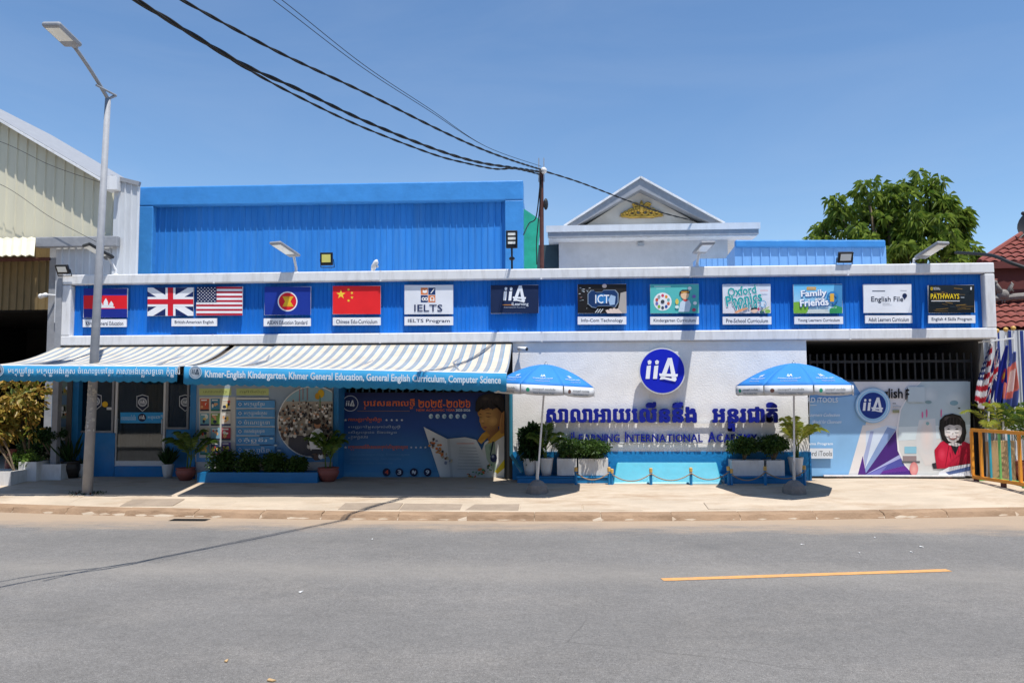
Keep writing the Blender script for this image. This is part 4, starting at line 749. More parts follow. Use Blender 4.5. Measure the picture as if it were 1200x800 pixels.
# the boy: shirt, collar, neck, face, hair, resting hand
pr.pl([(564, 530), (568, 518), (578, 512), (591, 507), (591, 559.5), (572, 559.5)], ['#d8dcd6', '#e4e6e0', '#e8e8e2', '#dcdcd8', '#f0f0ea', '#c8ccc6']); pr.pl([(568, 522), (576, 514), (580, 516), (582, 552), (573, 556)], ['#9cb89c', '#b4c8ac', '#8ca890', '#a0b4a0', '#b8c8b4']); pr.soft(575, 524, 3, 5, '#6c9c70', '#a0b8a0'); pr.pl([(580, 552), (591, 538), (591, 548), (583, 555)], ['#e8d428', '#f0dc38', '#d8c020', '#e4cc28'])
pr.pl([(570, 503), (583, 499), (586, 508), (576, 518), (572, 516)], ['#a87440', '#8c5c30', '#7c5028', '#946434', '#a06c3c'])
pr.pl([(559.5, 516), (565, 508), (570, 504.5), (574, 510), (564, 520)], ['#c89030', '#d8a440', '#b88028', '#c89030', '#e0b048']); pr.pl([(571, 519.5), (576, 512), (584, 505), (590, 499), (591, 503), (591, 510), (579, 518)], ['#e0b048', '#c08828', '#d09c38', '#b47c24', '#c89030', '#d8a440', '#e4b850'])
face = [(559.5, 483), (561, 477), (567, 472), (577, 470), (586, 474), (589, 486), (587, 497), (580, 503.5), (572, 505.5), (567, 504), (564, 500), (563, 496), (561.5, 493), (562, 489), (560, 486)]
cen = (573, 488); pr.pl([cen]+face, ['#d8a258']+['#b07838', '#a06c34', '#8c5c2c', '#8c5c2c', '#7c5028', '#84562c', '#8c5c30', '#946434', '#a8723a', '#b07c40', '#b88444', '#c08c4c', '#c08c4c', '#b88444', '#b07c40'], [(0, 1+(i+1) % 15, 1+i) for i in range(15)])
pr.soft(577, 493, 6, 6, '#e0ac60', '#c28e4c'); pr.soft(565.5, 493.2, 2.6, 2.6, '#e4b068', '#c08c4c'); pr.soft(570, 478, 6, 3, '#b88040', '#9a6632')
hair = [(557, 481), (557.5, 471), (561, 465), (568, 461.5), (578, 460.3), (587, 462), (591, 468), (591, 486), (588.5, 484), (586, 478), (582, 477.5), (577, 479.5), (572, 477.5), (567, 480), (562, 478.5), (560, 483)]
pr.pl([(574, 468)]+hair, ['#3c302a']+['#181310']*16, [(0, 1+(i+1) % 16, 1+i) for i in range(16)]); pr.soft(569, 467, 5, 2.6, '#54463c', '#2e2520'); pr.soft(582, 468, 4, 4, '#463a32', '#2a221e')
for x0, y0, x1, y1 in ((562, 471, 561, 480), (566, 470, 565, 480.5), (571, 469, 571, 479), (576, 469, 577, 480.5), (581, 469, 584, 478.5)): pr.line((x0, y0), (x1, y1), .7, '#120e0c')
pr.pl([(568.5, 484.6), (571, 483.6), (575.5, 484.2), (575.5, 484.9), (571, 484.5)], '#3a2414'); pr.pl([(560.6, 485.2), (563, 484.6), (565, 485.4), (563, 485.5)], '#3a2414'); pr.pl([(568.8, 487.8), (572, 488.9), (576, 487.4), (572.4, 488.1)], '#2a180e'); pr.soft(572, 487, 3, 1, '#b47c40', '#c8924e'); pr.pl([(561.3, 488.4), (563, 489.3), (565.6, 488.6), (563.4, 488.6)], '#2a180e')
pr.pl([(564, 495.6), (566.2, 496.2), (568.2, 495.5), (566.2, 495.4)], '#7c4c28'); pr.pl([(565.5, 500.2), (568, 499.3), (571.6, 500.2), (568.6, 501.8)], ['#a05c48', '#b46c54', '#9c5844', '#8c4c3c']); pr.pl([(565.6, 500.3), (568.4, 500.5), (571.4, 500.3), (568.4, 500.9)], '#6c3428')
pr.pl([(585, 503), (586, 492), (588, 484), (591, 481), (591, 507), (587, 508)], ['#c08848', '#d09c58', '#c89050', '#b47c40', '#a87038', '#b88044']); pr.line((588.6, 485), (588, 500), .5, '#8c5c30')
pr.pl([(577, 517), (579, 517), (575, 534), (574, 533)], '#283848'); pr.ell(578.5, 536.5, 4, 5, '#1a2c58', 14); pr.soft(577.6, 534.6, 1.8, 2.2, '#d8e4ec', '#3a4c78')
# the open book
pr.pl([(496.5, 500), (524, 514), (529, 559.5), (516, 559.5)], ['#f0f2f2', '#c4cacc', '#b8c0c4', '#dce0e0']); pr.pl([(524, 514), (545, 512), (558, 515), (578, 552), (576, 559.5), (529, 559.5)], ['#b4bcc0', '#dce2e2', '#e0e4e2', '#ccd4d4', '#c0c8c8', '#b8c0c4']); pr.pl([(524, 514), (527, 514), (531, 559.5), (528, 559.5)], '#a8b0b4')
for i in range(46): t_ = rng.random(); x, y = 505+t_*22+rng.uniform(-4, 4), 518+t_*24+rng.uniform(-5, 4); pr.ell(x, y, rng.uniform(.8, 2), rng.uniform(.6, 1.8), rng.choice(['#c89050', '#d8783c', '#3c3434', '#685040', '#7c88a0', '#b0a890']), 7)
pr.rect(535, 519, 556, 519.8, '#d89888')
for i in range(8): y = 524+i*3.6; pr.line((538-i*.3, y), (558+i*1.1, y+.6), .6, '#98a4a8')
for i in range(34): x = rng.uniform(548, 577); y = 559-(x-545)*.42+rng.uniform(-3, 5); pr.ell(x, min(558.5, y), rng.uniform(.6, 2), rng.uniform(.6, 1.4), rng.choice(['#4c8a58', '#d89048', '#3c5c40', '#c86840', '#78a068']), 7)
pr.build('printed_face', PRINT, gb)
# leaning drain pipe by the dark pillar
pp = thing('drain_pipe', P(601, 560, -.02), 'teal drain pipe kinked at the foot of the sign wall', 'pipe'); b = MB(); b.tube([P(598.5, 440, -.03), P(599, 533, -.03), P(612, 553, -.25)], .035, 8); b.build('pipe', mat('teal_pipe', (.03, .2, .3), .4), pp)

# right gate and banner
RY = .5
bar_gate('bar_gate', 'black bar gate behind the purple fan banner', 950, 1139, 414, (423.5, 446), RY+.03, 23, DARK)
rb = thing('school_banner', P(1043, 558, RY), 'pale blue and purple banner with smiling girl in red on the right gate', 'banner')
b = MB(); b.box(*pbox(949, 447, 1137, 557.5, RY+.001, .01)); b.build('backing_sheet', ALUW, rb)
pr = Print(RY, .0005)
pr.rect(949, 447, 1137, 557.5, '#9cc4e8', '#88bce8'); pr.pl([(949, 447), (1000, 447), (1010, 462), (949, 470)], '#6c9cd0'); pr.pl([(1000, 447), (1137, 447), (1137, 557.5), (994, 557.5), (1020, 480)], '#e6e4e6')
pr.pl([(1011, 498), (1032, 498), (1022, 557), (994, 557.5)], '#ece6e2'); pr.pl([(1015, 505), (1040, 498), (1052, 500), (1014, 556)], '#d8e4f2'); pr.pl([(1020, 505), (1024, 505), (1014, 548), (1012, 535)], '#a8b4d8'); pr.pl([(1040, 500), (1050, 503), (1014, 556), (1012, 552)], '#8ca4d0')
pr.pl([(1013, 556.5), (1050, 504), (1053, 527), (1055, 533)], '#4a2878'); pr.pl([(1005, 557), (1011, 534), (1015, 556)], '#5a3088'); pr.pl([(1013, 556.5), (1055, 532), (1057, 537)], '#b0b4e0'); pr.pl([(1013, 556.5), (1057, 536), (1062, 545)], '#5458a8'); pr.pl([(1013, 556.8), (1062, 545), (1067, 551)], '#6a3494'); pr.pl([(1013, 557), (1067, 551), (1072, 557)], '#502c84'); pr.pl([(1013, 557), (1040, 545), (1030, 557)], '#7878c0')
q = [(1137, 447), (1080, 447), (1067, 460), (1056, 480), (1052, 505), (1054, 528), (1062, 545), (1074, 557.5), (1137, 557.5)]; pr.pl([(x-2 if x < 1137 else x, y) for x, y in q], '#f2eeee'); pr.pl(q, '#dcdcd8')
pr.pl([(1080, 447), (1137, 447), (1137, 500), (1053, 500), (1056, 480), (1067, 460)], '#c0d0d6'); pr.pl([(1053, 500), (1137, 497), (1137, 512), (1053, 516)], '#dce8ea'); pr.pl([(1077, 492), (1096, 490), (1099, 545), (1084, 545), (1072, 520)], ['#dce0e0', '#d8dce0', '#e0dcd8', '#e4dcd6', '#dcdcda']); pr.soft(1086, 512, 8, 20, '#ead8d0', '#dfdcd9'); pr.soft(1120, 468, 12, 9, '#d8e2e4', '#c2d0d6'); pr.soft(1090, 462, 10, 9, '#d4dee2', '#c2d0d6'); pr.rect(1060, 523, 1074, 531, '#90c8dc'); pr.rect(1058, 534, 1074, 541, '#9a8888'); pr.rect(1057, 540, 1078, 542, '#606468')
for x, y, rx, ry, c in ((1088, 471, 4, 2, '#88a4a8'), (1118, 472, 5, 3, '#8aacb8'), (1081, 486, 1, 4, '#e070a0'), (1086, 484, 1, 5, '#e070a0'), (1103, 484, .8, 5, '#e070a0'), (1087, 496, 2, 2, '#90b8b8'), (1124, 478, 1.5, .8, '#404848')): pr.ell(x, y, rx, ry, c, 12)
pr.soft(1071, 549, 5, 8, '#f0b0a8', '#dc8484'); pr.pl([(1092, 543), (1100, 541), (1100, 549), (1094, 549)], '#30343a')
pr.pl([(1112, 535), (1095, 527), (1102, 518), (1112, 514), (1130, 517), (1137, 520), (1137, 545), (1116, 548), (1098, 549), (1096, 536)], ['#e02c4c']+['#b81834', '#d02444', '#c01c3a', '#cc2240', '#b01632', '#a81430', '#c41e3e', '#b01834', '#c82040'], [(0, 1+(i+1) % 9, 1+i) for i in range(9)]); pr.pl([(1127, 524), (1137, 522), (1137, 545), (1124, 546)], ['#a81432', '#c01c3a', '#a01430', '#8c1028']); pr.soft(1104, 532, 5, 8, '#ec4460', '#d42846'); pr.line((1112, 522), (1108, 546), .8, '#98102a')
pr.pl([(1113, 519), (1125, 519), (1119.5, 533)], ['#303238', '#303238', '#181a1e']); pr.pl([(1110, 515), (1126, 516.5), (1127, 521), (1121, 523), (1112, 521)], ['#f0ecea', '#d8d0cc', '#c8c0bc', '#d0c8c4', '#ece8e4'])
hair = [(1100.5, 502), (1101.5, 492), (1107, 486.3), (1116, 484.2), (1125.5, 486.8), (1131, 494.5), (1132.5, 507), (1130.5, 516), (1126, 520), (1120, 518), (1110, 519.5), (1104, 515)]
pr.pl([(1117, 493)]+hair, ['#4c4442']+['#1c1918']*12, [(0, 1+(i+1) % 12, 1+i) for i in range(12)]); pr.soft(1111, 490.5, 5, 3, '#6c625e', '#443c3a'); pr.soft(1124, 492, 4, 3.4, '#5a504c', '#3a3230')
fc = [(1106.6, 500), (1110, 496), (1117, 495), (1124, 496.5), (1127.4, 501), (1126.8, 508), (1123.5, 515), (1117.5, 518.8), (1111.5, 516.5), (1107.4, 510)]
pr.pl([(1116, 506)]+fc, ['#fbf6f2']+['#d4ccc8', '#c4bab6', '#c8beba', '#c8beba', '#b4aaa6', '#c4bab6', '#ccc2be', '#d4cac6', '#dcd4d0', '#e0d8d4'], [(0, 1+(i+1) % 10, 1+i) for i in range(10)])
pr.pl([(1105.5, 501.5), (1106.5, 494), (1112, 489), (1122, 489), (1128.5, 494.5), (1128.8, 502), (1126.5, 498.5), (1122, 497.5), (1118, 498.3), (1113, 497.2), (1109, 499)], '#242020')
for x in (1109, 1113, 1117, 1121, 1125): pr.line((x+.6, 489.5), (x, 497.2), .5, '#4c4442')
for ex in (1111.6, 1121.4): pr.pl([(ex-2.2, 502.6), (ex, 501.5), (ex+2.2, 502.6), (ex, 503.1)], '#4a403e'); pr.line((ex-2.4, 500), (ex+2.2, 499.6), .45, '#8c807c'); pr.soft(ex, 505, 2.4, 1.2, '#f0e6e2', '#f6f0ec')
pr.pl([(1115.4, 507.6), (1116.6, 506.6), (1118, 507.6), (1116.7, 508.2)], '#c8b8b2'); pr.soft(1110.5, 509, 2.6, 2.2, '#f0dcd6', '#f2eae6'); pr.soft(1123, 509, 2.2, 2, '#e4d0ca', '#e4dad6'); pr.pl([(1111.2, 510.6), (1116.8, 511.4), (1122.4, 510.4), (1120, 514), (1117, 515), (1113.5, 514)], '#9a5a58'); pr.pl([(1112.4, 511.2), (1116.8, 511.9), (1121.4, 511), (1119.4, 512.9), (1114.2, 513)], '#fdfcfa')
pr.pl([(1100, 553), (1112, 547), (1137, 543), (1137, 557), (1100, 557)], '#e6e6ea'); pr.pl([(1108, 553), (1137, 546), (1137, 551), (1112, 556)], '#5a6ea0')
pr.text('English File', 1022, 455, 1081, 470, '#1c1c22', .03); pr.pl([(1064, 453), (1084, 453), (1084, 471), (1064, 471)], '#c4d2d8'); pr.text('F', 1061, 456, 1065.5, 468, '#1c1c22', .03)
pr.rect(1046, 472, 1050, 473, '#707478'); pr.rect(1046, 475.5, 1056, 476.8, '#b0b4b8'); pr.rect(1046, 480, 1054, 483.5, '#989878')
pr.ell(1023, 475, 20.5, 20.5, '#9cc8ea', 40); pr.ring(1023, 475, 18.4, 19, '#e8f0f6', 40); pr.ell(1023, 475, 15.4, 15.4, '#1c3888', 36); pr.logo(1023, 475.5, 24, '#f0f2f6')
pr.text('OXFORD iTOOLS', 926, 465.5, 982, 471.5, '#e8ecf0', .02); pr.rect(949, 474, 957, 475, '#d0dce8'); pr.text('Young Learners Collection', 934, 484, 984, 489, '#f0f4f8', .006, 0, .3); pr.text('World for Classroom', 952, 492, 986, 496, '#f0f4f8', .006, 0, .3); pr.text('Cinema Program', 940, 518, 976, 522, '#f4f8fa', .02); pr.rect(949, 525, 976, 537, '#e4e8ec'); pr.text('Oxford iTools', 938, 528, 975, 534, '#787c80', .012)
pr.pl([(930, 463), (948.8, 463), (948.8, 540), (930, 540)], '#9cc4e8') if False else None
pr.build('printed_face', PRINT, rb)
tr = thing('gate_track', P(1045, 562, RY), 'white steel track with dark rollers under the right gate', 'rail'); x0, x1 = P(965, 560, RY-.05).x, P(1130, 560, RY-.05).x
b = MB(); b.box(x0, x1, RY-.09, RY-.03, .345, .375); b.build('track', WHITE, tr); b = MB(); b.box(x0-.3, x1+.1, RY-.05, RY+.0, .28, .32); b.build('sill', DARK, tr)
for i in range(4): x = x0+.3+(x1-x0-.6)*i/3; b = MB(); b.box(x-.06, x+.06, RY-.08, RY-.01, .285, .346); b.build('roller', RUST, tr)

# ================================================================== PLINTHS, BENCH, BOLLARDS
PY = -.36
def zpx(px, py, Y): return P(px, py, Y).z
for px0, px1, lb in ((606, 719, 'blue painted plinth under the left planters of the sign wall'), (849, 945, 'blue painted plinth under the right planters of the sign wall')):
    x0, x1 = P(px0, 565, PY).x, P(px1, 565, PY).x; zt = zpx((px0+px1)/2, 558, PY); pl = thing('plinth', ((x0+x1)/2, -.2, .25), lb, 'plinth', 'plinths along the sign wall')
    b = MB(); b.box(x0, x1, PY, .038, .2, zt-.03); bevel(b.build('block', CYAND, pl), .012); b = MB(); b.box(x0-.015, x1+.015, PY-.015, .036, zt-.03, zt); bevel(b.build('coping', CYAND, pl), .01)
PZ = zt
x0, x1 = P(606, 565, PY).x, P(628, 565, PY).x
bn = thing('sloped_bench', P(782, 573, -.4), 'glossy pale blue sloping concrete bench below the emblem sign', 'bench')
A, B_, C_, D_ = P(718.5, 566, -.42), P(846, 566, -.42), P(840, 541, .03), P(723, 541, .03); b = MB()
b.hexa([A-Vector((0, 0, .06)), B_-Vector((0, 0, .06)), Vector((B_.x, .035, A.z-.06)), Vector((A.x, .035, A.z-.06)), A, B_, C_, D_]); bevel(b.build('sloped_seat', CYAN, bn), .02, 3)
b = MB(); b.box(A.x+.005, B_.x-.005, -.4, .034, .2, A.z-.061); b.build('base', CYAND, bn)
BOLL = [(675, 573, 547), (714, 574, 547), (717.5, 575, 549), (763, 573, 548), (810, 574, 547.5), (854, 573, 546), (857.5, 574, 549), (897, 571, 546), (943, 573, 545)]
bl = ['bollard in front of the left stained white planter', 'outer bollard of the pair at the left end of the bench', 'inner bollard of the pair at the left end of the bench', 'bollard before the left half of the pale bench', 'bollard before the right half of the pale bench', 'outer bollard of the pair at the right end of the bench', 'inner bollard of the pair at the right end of the bench', 'bollard in front of the right white planter', 'bollard at the right corner of the sign wall']
tops = []; BYL = -.5
for (px, pb, pt), lb in zip(BOLL, bl):
    p = P(px, pb, BYL); p.z = gz(p.x, BYL); zt_ = zpx(px, pt, BYL); t = thing('bollard', p, 'thin blue gold-tipped '+lb, 'bollard', 'blue bollards along the sign wall')
    b = MB(); b.tube([p, (p.x, p.y, zt_-.08)], .028, 10); b.build('post', CYAND, t); b = MB(); b.lathe((p.x, p.y, zt_-.08), [(.031, 0), (.031, .07), (.02, .08)], 12); b.build('cap', GOLDT, t); tops.append(Vector((p.x, p.y, zt_-.1)))
spans = [((0, 1), 'left planters'), ((2, 3), 'left part of the bench'), ((3, 4), 'middle of the bench'), ((4, 5), 'right part of the bench'), ((6, 7), 'left half of the right planter'), ((7, 8), 'right half of the right planter')]
for (i, j), lb in spans:
    a, c = tops[i], tops[j]; b = MB(); n = 14; b.tube([a.lerp(c, k/n)+Vector((0, -.03, -.13*(1-(2*k/n-1)**2))) for k in range(n+1)], .011, 6); tag(b.build('rope', ROPE, smooth=True), 'sagging rope between bollards before the '+lb, 'rope', 'ropes between the bollards')

# ================================================================== PLANTS
def leaf(mb, p, d, L, w, up=Vector((0, 0, 1)), droop=.25):
    d = d.normalized(); s = d.cross(up); s = s.normalized() if s.length > 1e-3 else Vector((1, 0, 0)); n = s.cross(d)
    m = p+d*L*.5+n*L*.06; e = p+d*L-Vector((0, 0, 1))*L*droop; mb.add([p, m-s*w/2, e, m+s*w/2], [(0, 1, 2), (0, 2, 3)])
def rdir(rng):
    z = rng.uniform(-1, 1); a = rng.uniform(0, 2*math.pi); r = math.sqrt(1-z*z); return Vector((r*math.cos(a), r*math.sin(a), z))
def crown(mb, c, rad, clumps, per, cr, L, w, rng, fill=.55, droop=.3):
    c = Vector(c)
    for _ in range(clumps):
        d = rdir(rng); rr = rng.random()**fill; q = c+Vector((d.x*rad[0], d.y*rad[1], d.z*rad[2]))*rr; k = cr*rng.uniform(.6, 1.3)
        for _ in range(per):
            e = rdir(rng); pos = q+e*k*rng.random()**.5; dd = (e+d*.5+Vector((0, 0, -.1))+rdir(rng)*.5); leaf(mb, pos, dd, L*rng.uniform(.6, 1.25), w*rng.uniform(.7, 1.2), rdir(rng), droop*rng.random())
def stems(mb, base, tops, r, rng):
    for t in tops:
        t = Vector(t); m = Vector(base).lerp(t, .5)+Vector((rng.uniform(-.04, .04), rng.uniform(-.04, .04), 0)); mb.tube([base, m, t], [r, r*.75, r*.4], 6)
def shrub_parts(t, base, c, rad, rng, lm, dens=1.0, L=.055):
    b = MB(); stems(b, Vector(base), [Vector(c)+Vector((rng.uniform(-.5, .5)*rad[0], rng.uniform(-.4, .4)*rad[1], -.2*rad[2])) for _ in range(5)], .02, rng); b.build('trunk', BARK, t)
    b = MB(); crown(b, c, rad, int(90*dens), 26, min(rad)*.34, L, L*.55, rng); b.build('crown', lm, t)
def planter_shrub(pbx, cpx, label, seed, stained=False):
    rng = random.Random(seed); px0, py0, px1, py1 = pbx; Y = PY+.05; x0, x1 = P(px0, py1, Y).x, P(px1, py1, Y).x; z0 = PZ+.002; z1 = z0+(zpx(px0, py0, Y)-zpx(px0, py1, Y)); dp = .3
    t = thing('planter_shrub', ((x0+x1)/2, Y+dp/2, z0), label, 'shrub', 'clipped shrubs in white planters'); m = mat('stained_white_planter', (.66, .64, .6), .7, var=.1, dirt=(.32, .28, .24), dirt_amt=.75, dscale=4, stretch=(2.5, 2.5, .5)) if stained else POTW; b = MB(); wl = .035
    for bx in ((x0, x1, Y, Y+wl), (x0, x1, Y+dp-wl, Y+dp), (x0, x0+wl, Y+wl, Y+dp-wl), (x1-wl, x1, Y+wl, Y+dp-wl)): b.box(*bx, z0, z1)
    bevel(b.build('planter', m, t), .006); b = MB(); b.box(x0+wl, x1-wl, Y+wl, Y+dp-wl, z0+.02, z1-.03); b.build('soil', SOIL, t)
    a, d = P(cpx[0], cpx[3], Y+dp/2), P(cpx[2], cpx[1], Y+dp/2); c = (a+d)/2; shrub_parts(t, (c.x, Y+dp/2, z1-.04), c, (abs(d.x-a.x)/2, .28, abs(d.z-a.z)/2), rng, L_DARK, 1.2)
planter_shrub((653, 547, 676, 567), (651, 515, 687, 536), 'round clipped shrub in the narrow clean white planter left of the bench', 31)
planter_shrub((678, 547, 713, 567), (680, 514, 714, 536), 'round clipped shrub in the stained white planter left of the bench', 32, True)
planter_shrub((858, 545, 896, 563.5), (853, 512, 889, 531), 'flat clipped shrub in the wide white planter right of the bench', 33)
planter_shrub((899, 545, 920, 563.5), (887, 511, 924, 531), 'flat clipped shrub in the small white planter right of the bench', 34)
def frond(t, base, d, L, lift, lm, rng, nl=13, ll=.22, lw=.02):
    pts = []; d = d.normalized()
    for i in range(9):
        u = i/8; pts.append(base+d*L*u*(1-.12*u)+Vector((0, 0, lift*math.sin(u*1.9)-L*.42*u*u)))
    b = MB(); b.tube(pts, [.008-.0007*i for i in range(9)], 5)
    for k in range(nl):
        u = .18+.8*k/nl; i = min(7, int(u*8)); p = pts[i].lerp(pts[i+1], u*8-i); tg = (pts[i+1]-pts[i]).normalized(); s = tg.cross(Vector((0, 0, 1)))
        s = s.normalized() if s.length > .01 else Vector((1, 0, 0)); q = ll*math.sin(.35+u*2.5)*rng.uniform(.8, 1.15)
        for sg in (-1, 1): leaf(b, p, s*sg+tg*.75+Vector((0, 0, .25)), q, lw, Vector((0, 0, 1)), .35)
    b.build('frond', lm, t)
def pot(t, c, r, h, m, kind=0):
    prof_ = [(r*.62, 0), (r*.8, h*.35), (r*.98, h*.9), (r*1.02, h*.93), (r*1.02, h), (r*.9, h), (r*.86, h*.86)] if kind == 0 else [(r*.55, 0), (r*.95, h*.5), (r, h*.75), (r*.86, h*.86), (r*.98, h*.92), (r*.98, h), (r*.84, h), (r*.8, h*.85)]
    b = MB(); b.lathe(c, prof_, 20); b.build('pot', m, t, True); b = MB(); b.lathe(Vector(c)+Vector((0, 0, h*.8)), [(r*.84, 0), (r*.82, h*.06)], 14); b.build('soil', SOIL, t)
def potted_palm(c, r, h, potm, H, spread, n, lm, label, seed, kind=0, nl=13, ll=.22, grp=None, stem=True):
    rng = random.Random(seed); c = Vector(c); t = thing('potted_palm', c, label, 'palm', grp); pot(t, c, r, h, potm, kind); top = c+Vector((0, 0, h*.86))
    k = max(3, n//4); heads = []
    for i in range(k):
        a = rng.uniform(0, 6.28); e = top+Vector((math.cos(a)*r*.5, math.sin(a)*r*.5, H*rng.uniform(.15, .32)))
        if stem: b = MB(); b.tube([top+Vector((math.cos(a)*r*.3, math.sin(a)*r*.3, -.03)), e], [.018, .012], 6); b.build('stem', L_PALM, t)
        heads.append(e)
    for i in range(n):
        a = 6.283*i/n+rng.uniform(-.3, .3); st = rng.uniform(.3, 1.25); d = Vector((math.cos(a)*st, math.sin(a)*st*.8, rng.uniform(.7, 1.5))); frond(t, heads[i % k], d, (spread*.75+H*.45)*rng.uniform(.7, 1.1), .1, lm, rng, nl, ll)
    return t
def potted_bush(c, r, h, potm, cc, rad, label, seed, lm, kind=0, name='potted_bush', dens=1.0, L=.07):
    rng = random.Random(seed); t = thing(name, c, label, 'plant'); pot(t, c, r, h, potm, kind); shrub_parts(t, Vector(c)+Vector((0, 0, h*.8)), cc, rad, rng, lm, dens, L); return t
def on(px, py, Y, z): p = P(px, py, Y); return Vector((p.x, Y, z))
potted_bush(on(621, 557, -.15, PZ), .14, .32, POTW, P(622, 519, -.15), (.2, .2, .33), 'tall dark leafy plant in white pot at the left end of the sign wall', 41, L_DEEP, dens=.8, L=.11)
potted_palm(on(640.5, 564, -.22, PZ), .135, .33, POTW, .95, .5, 9, L_PALM, 'palm in white pot beside the left umbrella pole', 42, grp='palms in white pots')
potted_palm(on(933, 563, -.16, PZ), .14, .34, POTW, 1.05, .62, 11, L_YEL, 'yellow green palm in white pot beside the right umbrella pole', 43, grp='palms in white pots')
# shop front plants
potted_palm(on(384.5, 567, -.22, .3), .21, .27, POTR, 1.1, .6, 13, L_PALM, 'palm in reddish pot in front of the crowd photo', 44, 1, grp='palms in reddish pots')
potted_palm(on(217.5, 563, -.12, .3), .19, .25, POTR, 1.15, .6, 12, L_PALM, 'palm in reddish pot right of the glass door', 45, 1, grp='palms in reddish pots')
def spiky(c, r, h, m, n, L, label, seed, kind=0, lm=None):
    rng = random.Random(seed); t = thing('potted_aloe', c, label, 'plant'); pot(t, c, r, h, m, kind); b = MB(); top = Vector(c)+Vector((0, 0, h*.85))
    for i in range(n):
        a = rng.uniform(0, 6.28); d = Vector((math.cos(a)*rng.uniform(.1, .9), math.sin(a)*rng.uniform(.1, .9), 1.1)); leaf(b, top+Vector((d.x, d.y, 0))*r*.4, d, L*rng.uniform(.6, 1), .05, rdir(rng), .1)
    b.build('leaves', lm or L_DEEP, t)
spiky(on(196.5, 560, .22, .31), .12, .28, POTW, 40, .55, 'spiky plant in white pot at the right door jamb', 46)
spiky(on(83, 558, .2, .31), .2, .34, POTK, 26, .8, 'upright aloe in dark ribbed pot below the tall shop poster', 47, 1)
spiky(on(96.5, 559, .3, .31), .1, .28, POTW, 14, .25, 'small plant in white pot right behind the dark ribbed pot', 48)
# low blue bed with four bushes
bx = pbox(231, 556, 372, 568, -.42, .42); bd = thing('planter_bed', ((bx[0]+bx[1])/2, -.21, .29), 'low bright blue planter bed under the information panel', 'planter'); w = .07; zt2 = .3+.19
for q in ((bx[0], bx[1], -.42, -.42+w), (bx[0], bx[1], -w, 0), (bx[0], bx[0]+w, -.42+w, -w), (bx[1]-w, bx[1], -.42+w, -w)): b = MB(); b.box(*q, .25, zt2); b.build('side', CYAND, bd)
b = MB(); b.box(bx[0]+w, bx[1]-w, -.42+w, -w, .25, zt2-.04); b.build('soil', SOIL, bd)
for i, (px, py, rx, rz, lb) in enumerate(((261, 540, 16, 15, 'largest rounded bush at the left end of the blue bed'), (292, 544, 12, 13, 'second bush from the left in the blue bed'), (322, 543, 13, 13, 'third bush from the left in the blue bed'), (349, 546, 10, 11, 'small bush at the right end of the blue bed'))):
    c = P(px, py, -.21); t = thing('bush', (c.x, -.21, zt2-.04), lb, 'bush', 'bushes in the blue bed'); shrub_parts(t, (c.x, -.21, zt2-.05), c, (rx*.0168, .2, rz*.0168), random.Random(50+i), L_DARK, .9, .06)
# left corner: white planters and coloured shrubs
def box_planter(px0, px1, pyt, pyb, Yn, Yf, label, plant=None):
    a = P(px0, pyb, Yn); c = P(px1, pyb, Yn); z0 = gz(a.x, Yn)-.01; z1 = z0+(P(px0, pyt, Yn).z-a.z); t = thing('planter', ((a.x+c.x)/2, (Yn+Yf)/2, z0), label, 'planter', 'white box planters at the left corner'); w = .05
    for q in ((a.x, c.x, Yn, Yn+w), (a.x, c.x, Yf-w, Yf), (a.x, a.x+w, Yn+w, Yf-w), (c.x-w, c.x, Yn+w, Yf-w)): b = MB(); b.box(*q, z0, z1); b.build('side', POTW, t)
    b = MB(); b.box(a.x+w, c.x-w, Yn+w, Yf-w, z0, z1-.04); b.build('soil', SOIL, t); return t, (a.x+c.x)/2, (Yn+Yf)/2, z1
t, x_, y_, z_ = box_planter(-40, 12, 555, 572, -.75, -.2, 'long low white planter at the left edge of the picture')
t2, x2, y2, z2 = box_planter(21, 42, 542, 565, -.3, .1, 'square tall white planter below the coloured shrub')
t3, x3, y3, z3 = box_planter(43, 71, 543, 562, -.15, .35, 'white planter below the dark flat shrub')
def free_shrub(px, py, Y, base, rx, ry, rz, lm, label, seed, dens, L):
    c = P(px, py, Y); t = thing('shrub', base, label, 'shrub', 'shrubs at the left corner'); shrub_parts(t, base, c, (rx, ry, rz), random.Random(seed), lm, dens, L)
free_shrub(24, 474, -.1, (x2-.2, .0, z2-.04), .55, .4, .62, L_CRO, 'tall loose croton with yellow and pink leaves at the left corner', 61, .36, .15)
free_shrub(30, 537, y2, (x2+.05, y2, z2-.04), .32, .22, .16, L_PALM, 'low yellow green shrub in the square white planter', 62, .5, .07)
free_shrub(57, 510, y3, (x3, y3, z3-.04), .36, .26, .17, L_DEEP, 'dark flat topped shrub left of the aloe', 63, .9, .06)
free_shrub(40, 526, .6, (x2+.3, .6, .31), .4, .3, .25, L_DEEP, 'dark shrub in the shade behind the square planter', 64, .7, .08)
free_shrub(-6, 500, -.4, (x_+.3, -.45, z_-.04), .45, .35, .5, L_CRO, 'croton cut by the left edge of the picture', 65, .35, .14)
pc = on(14, 548, -.05, .31); t = thing('clay_jar', pc, 'slender brown clay jar behind the long low planter', 'jar'); b = MB(); b.lathe(pc, [(.09, 0), (.13, .2), (.12, .42), (.07, .55), (.09, .6)], 14); b.build('body', POTR, t, True)

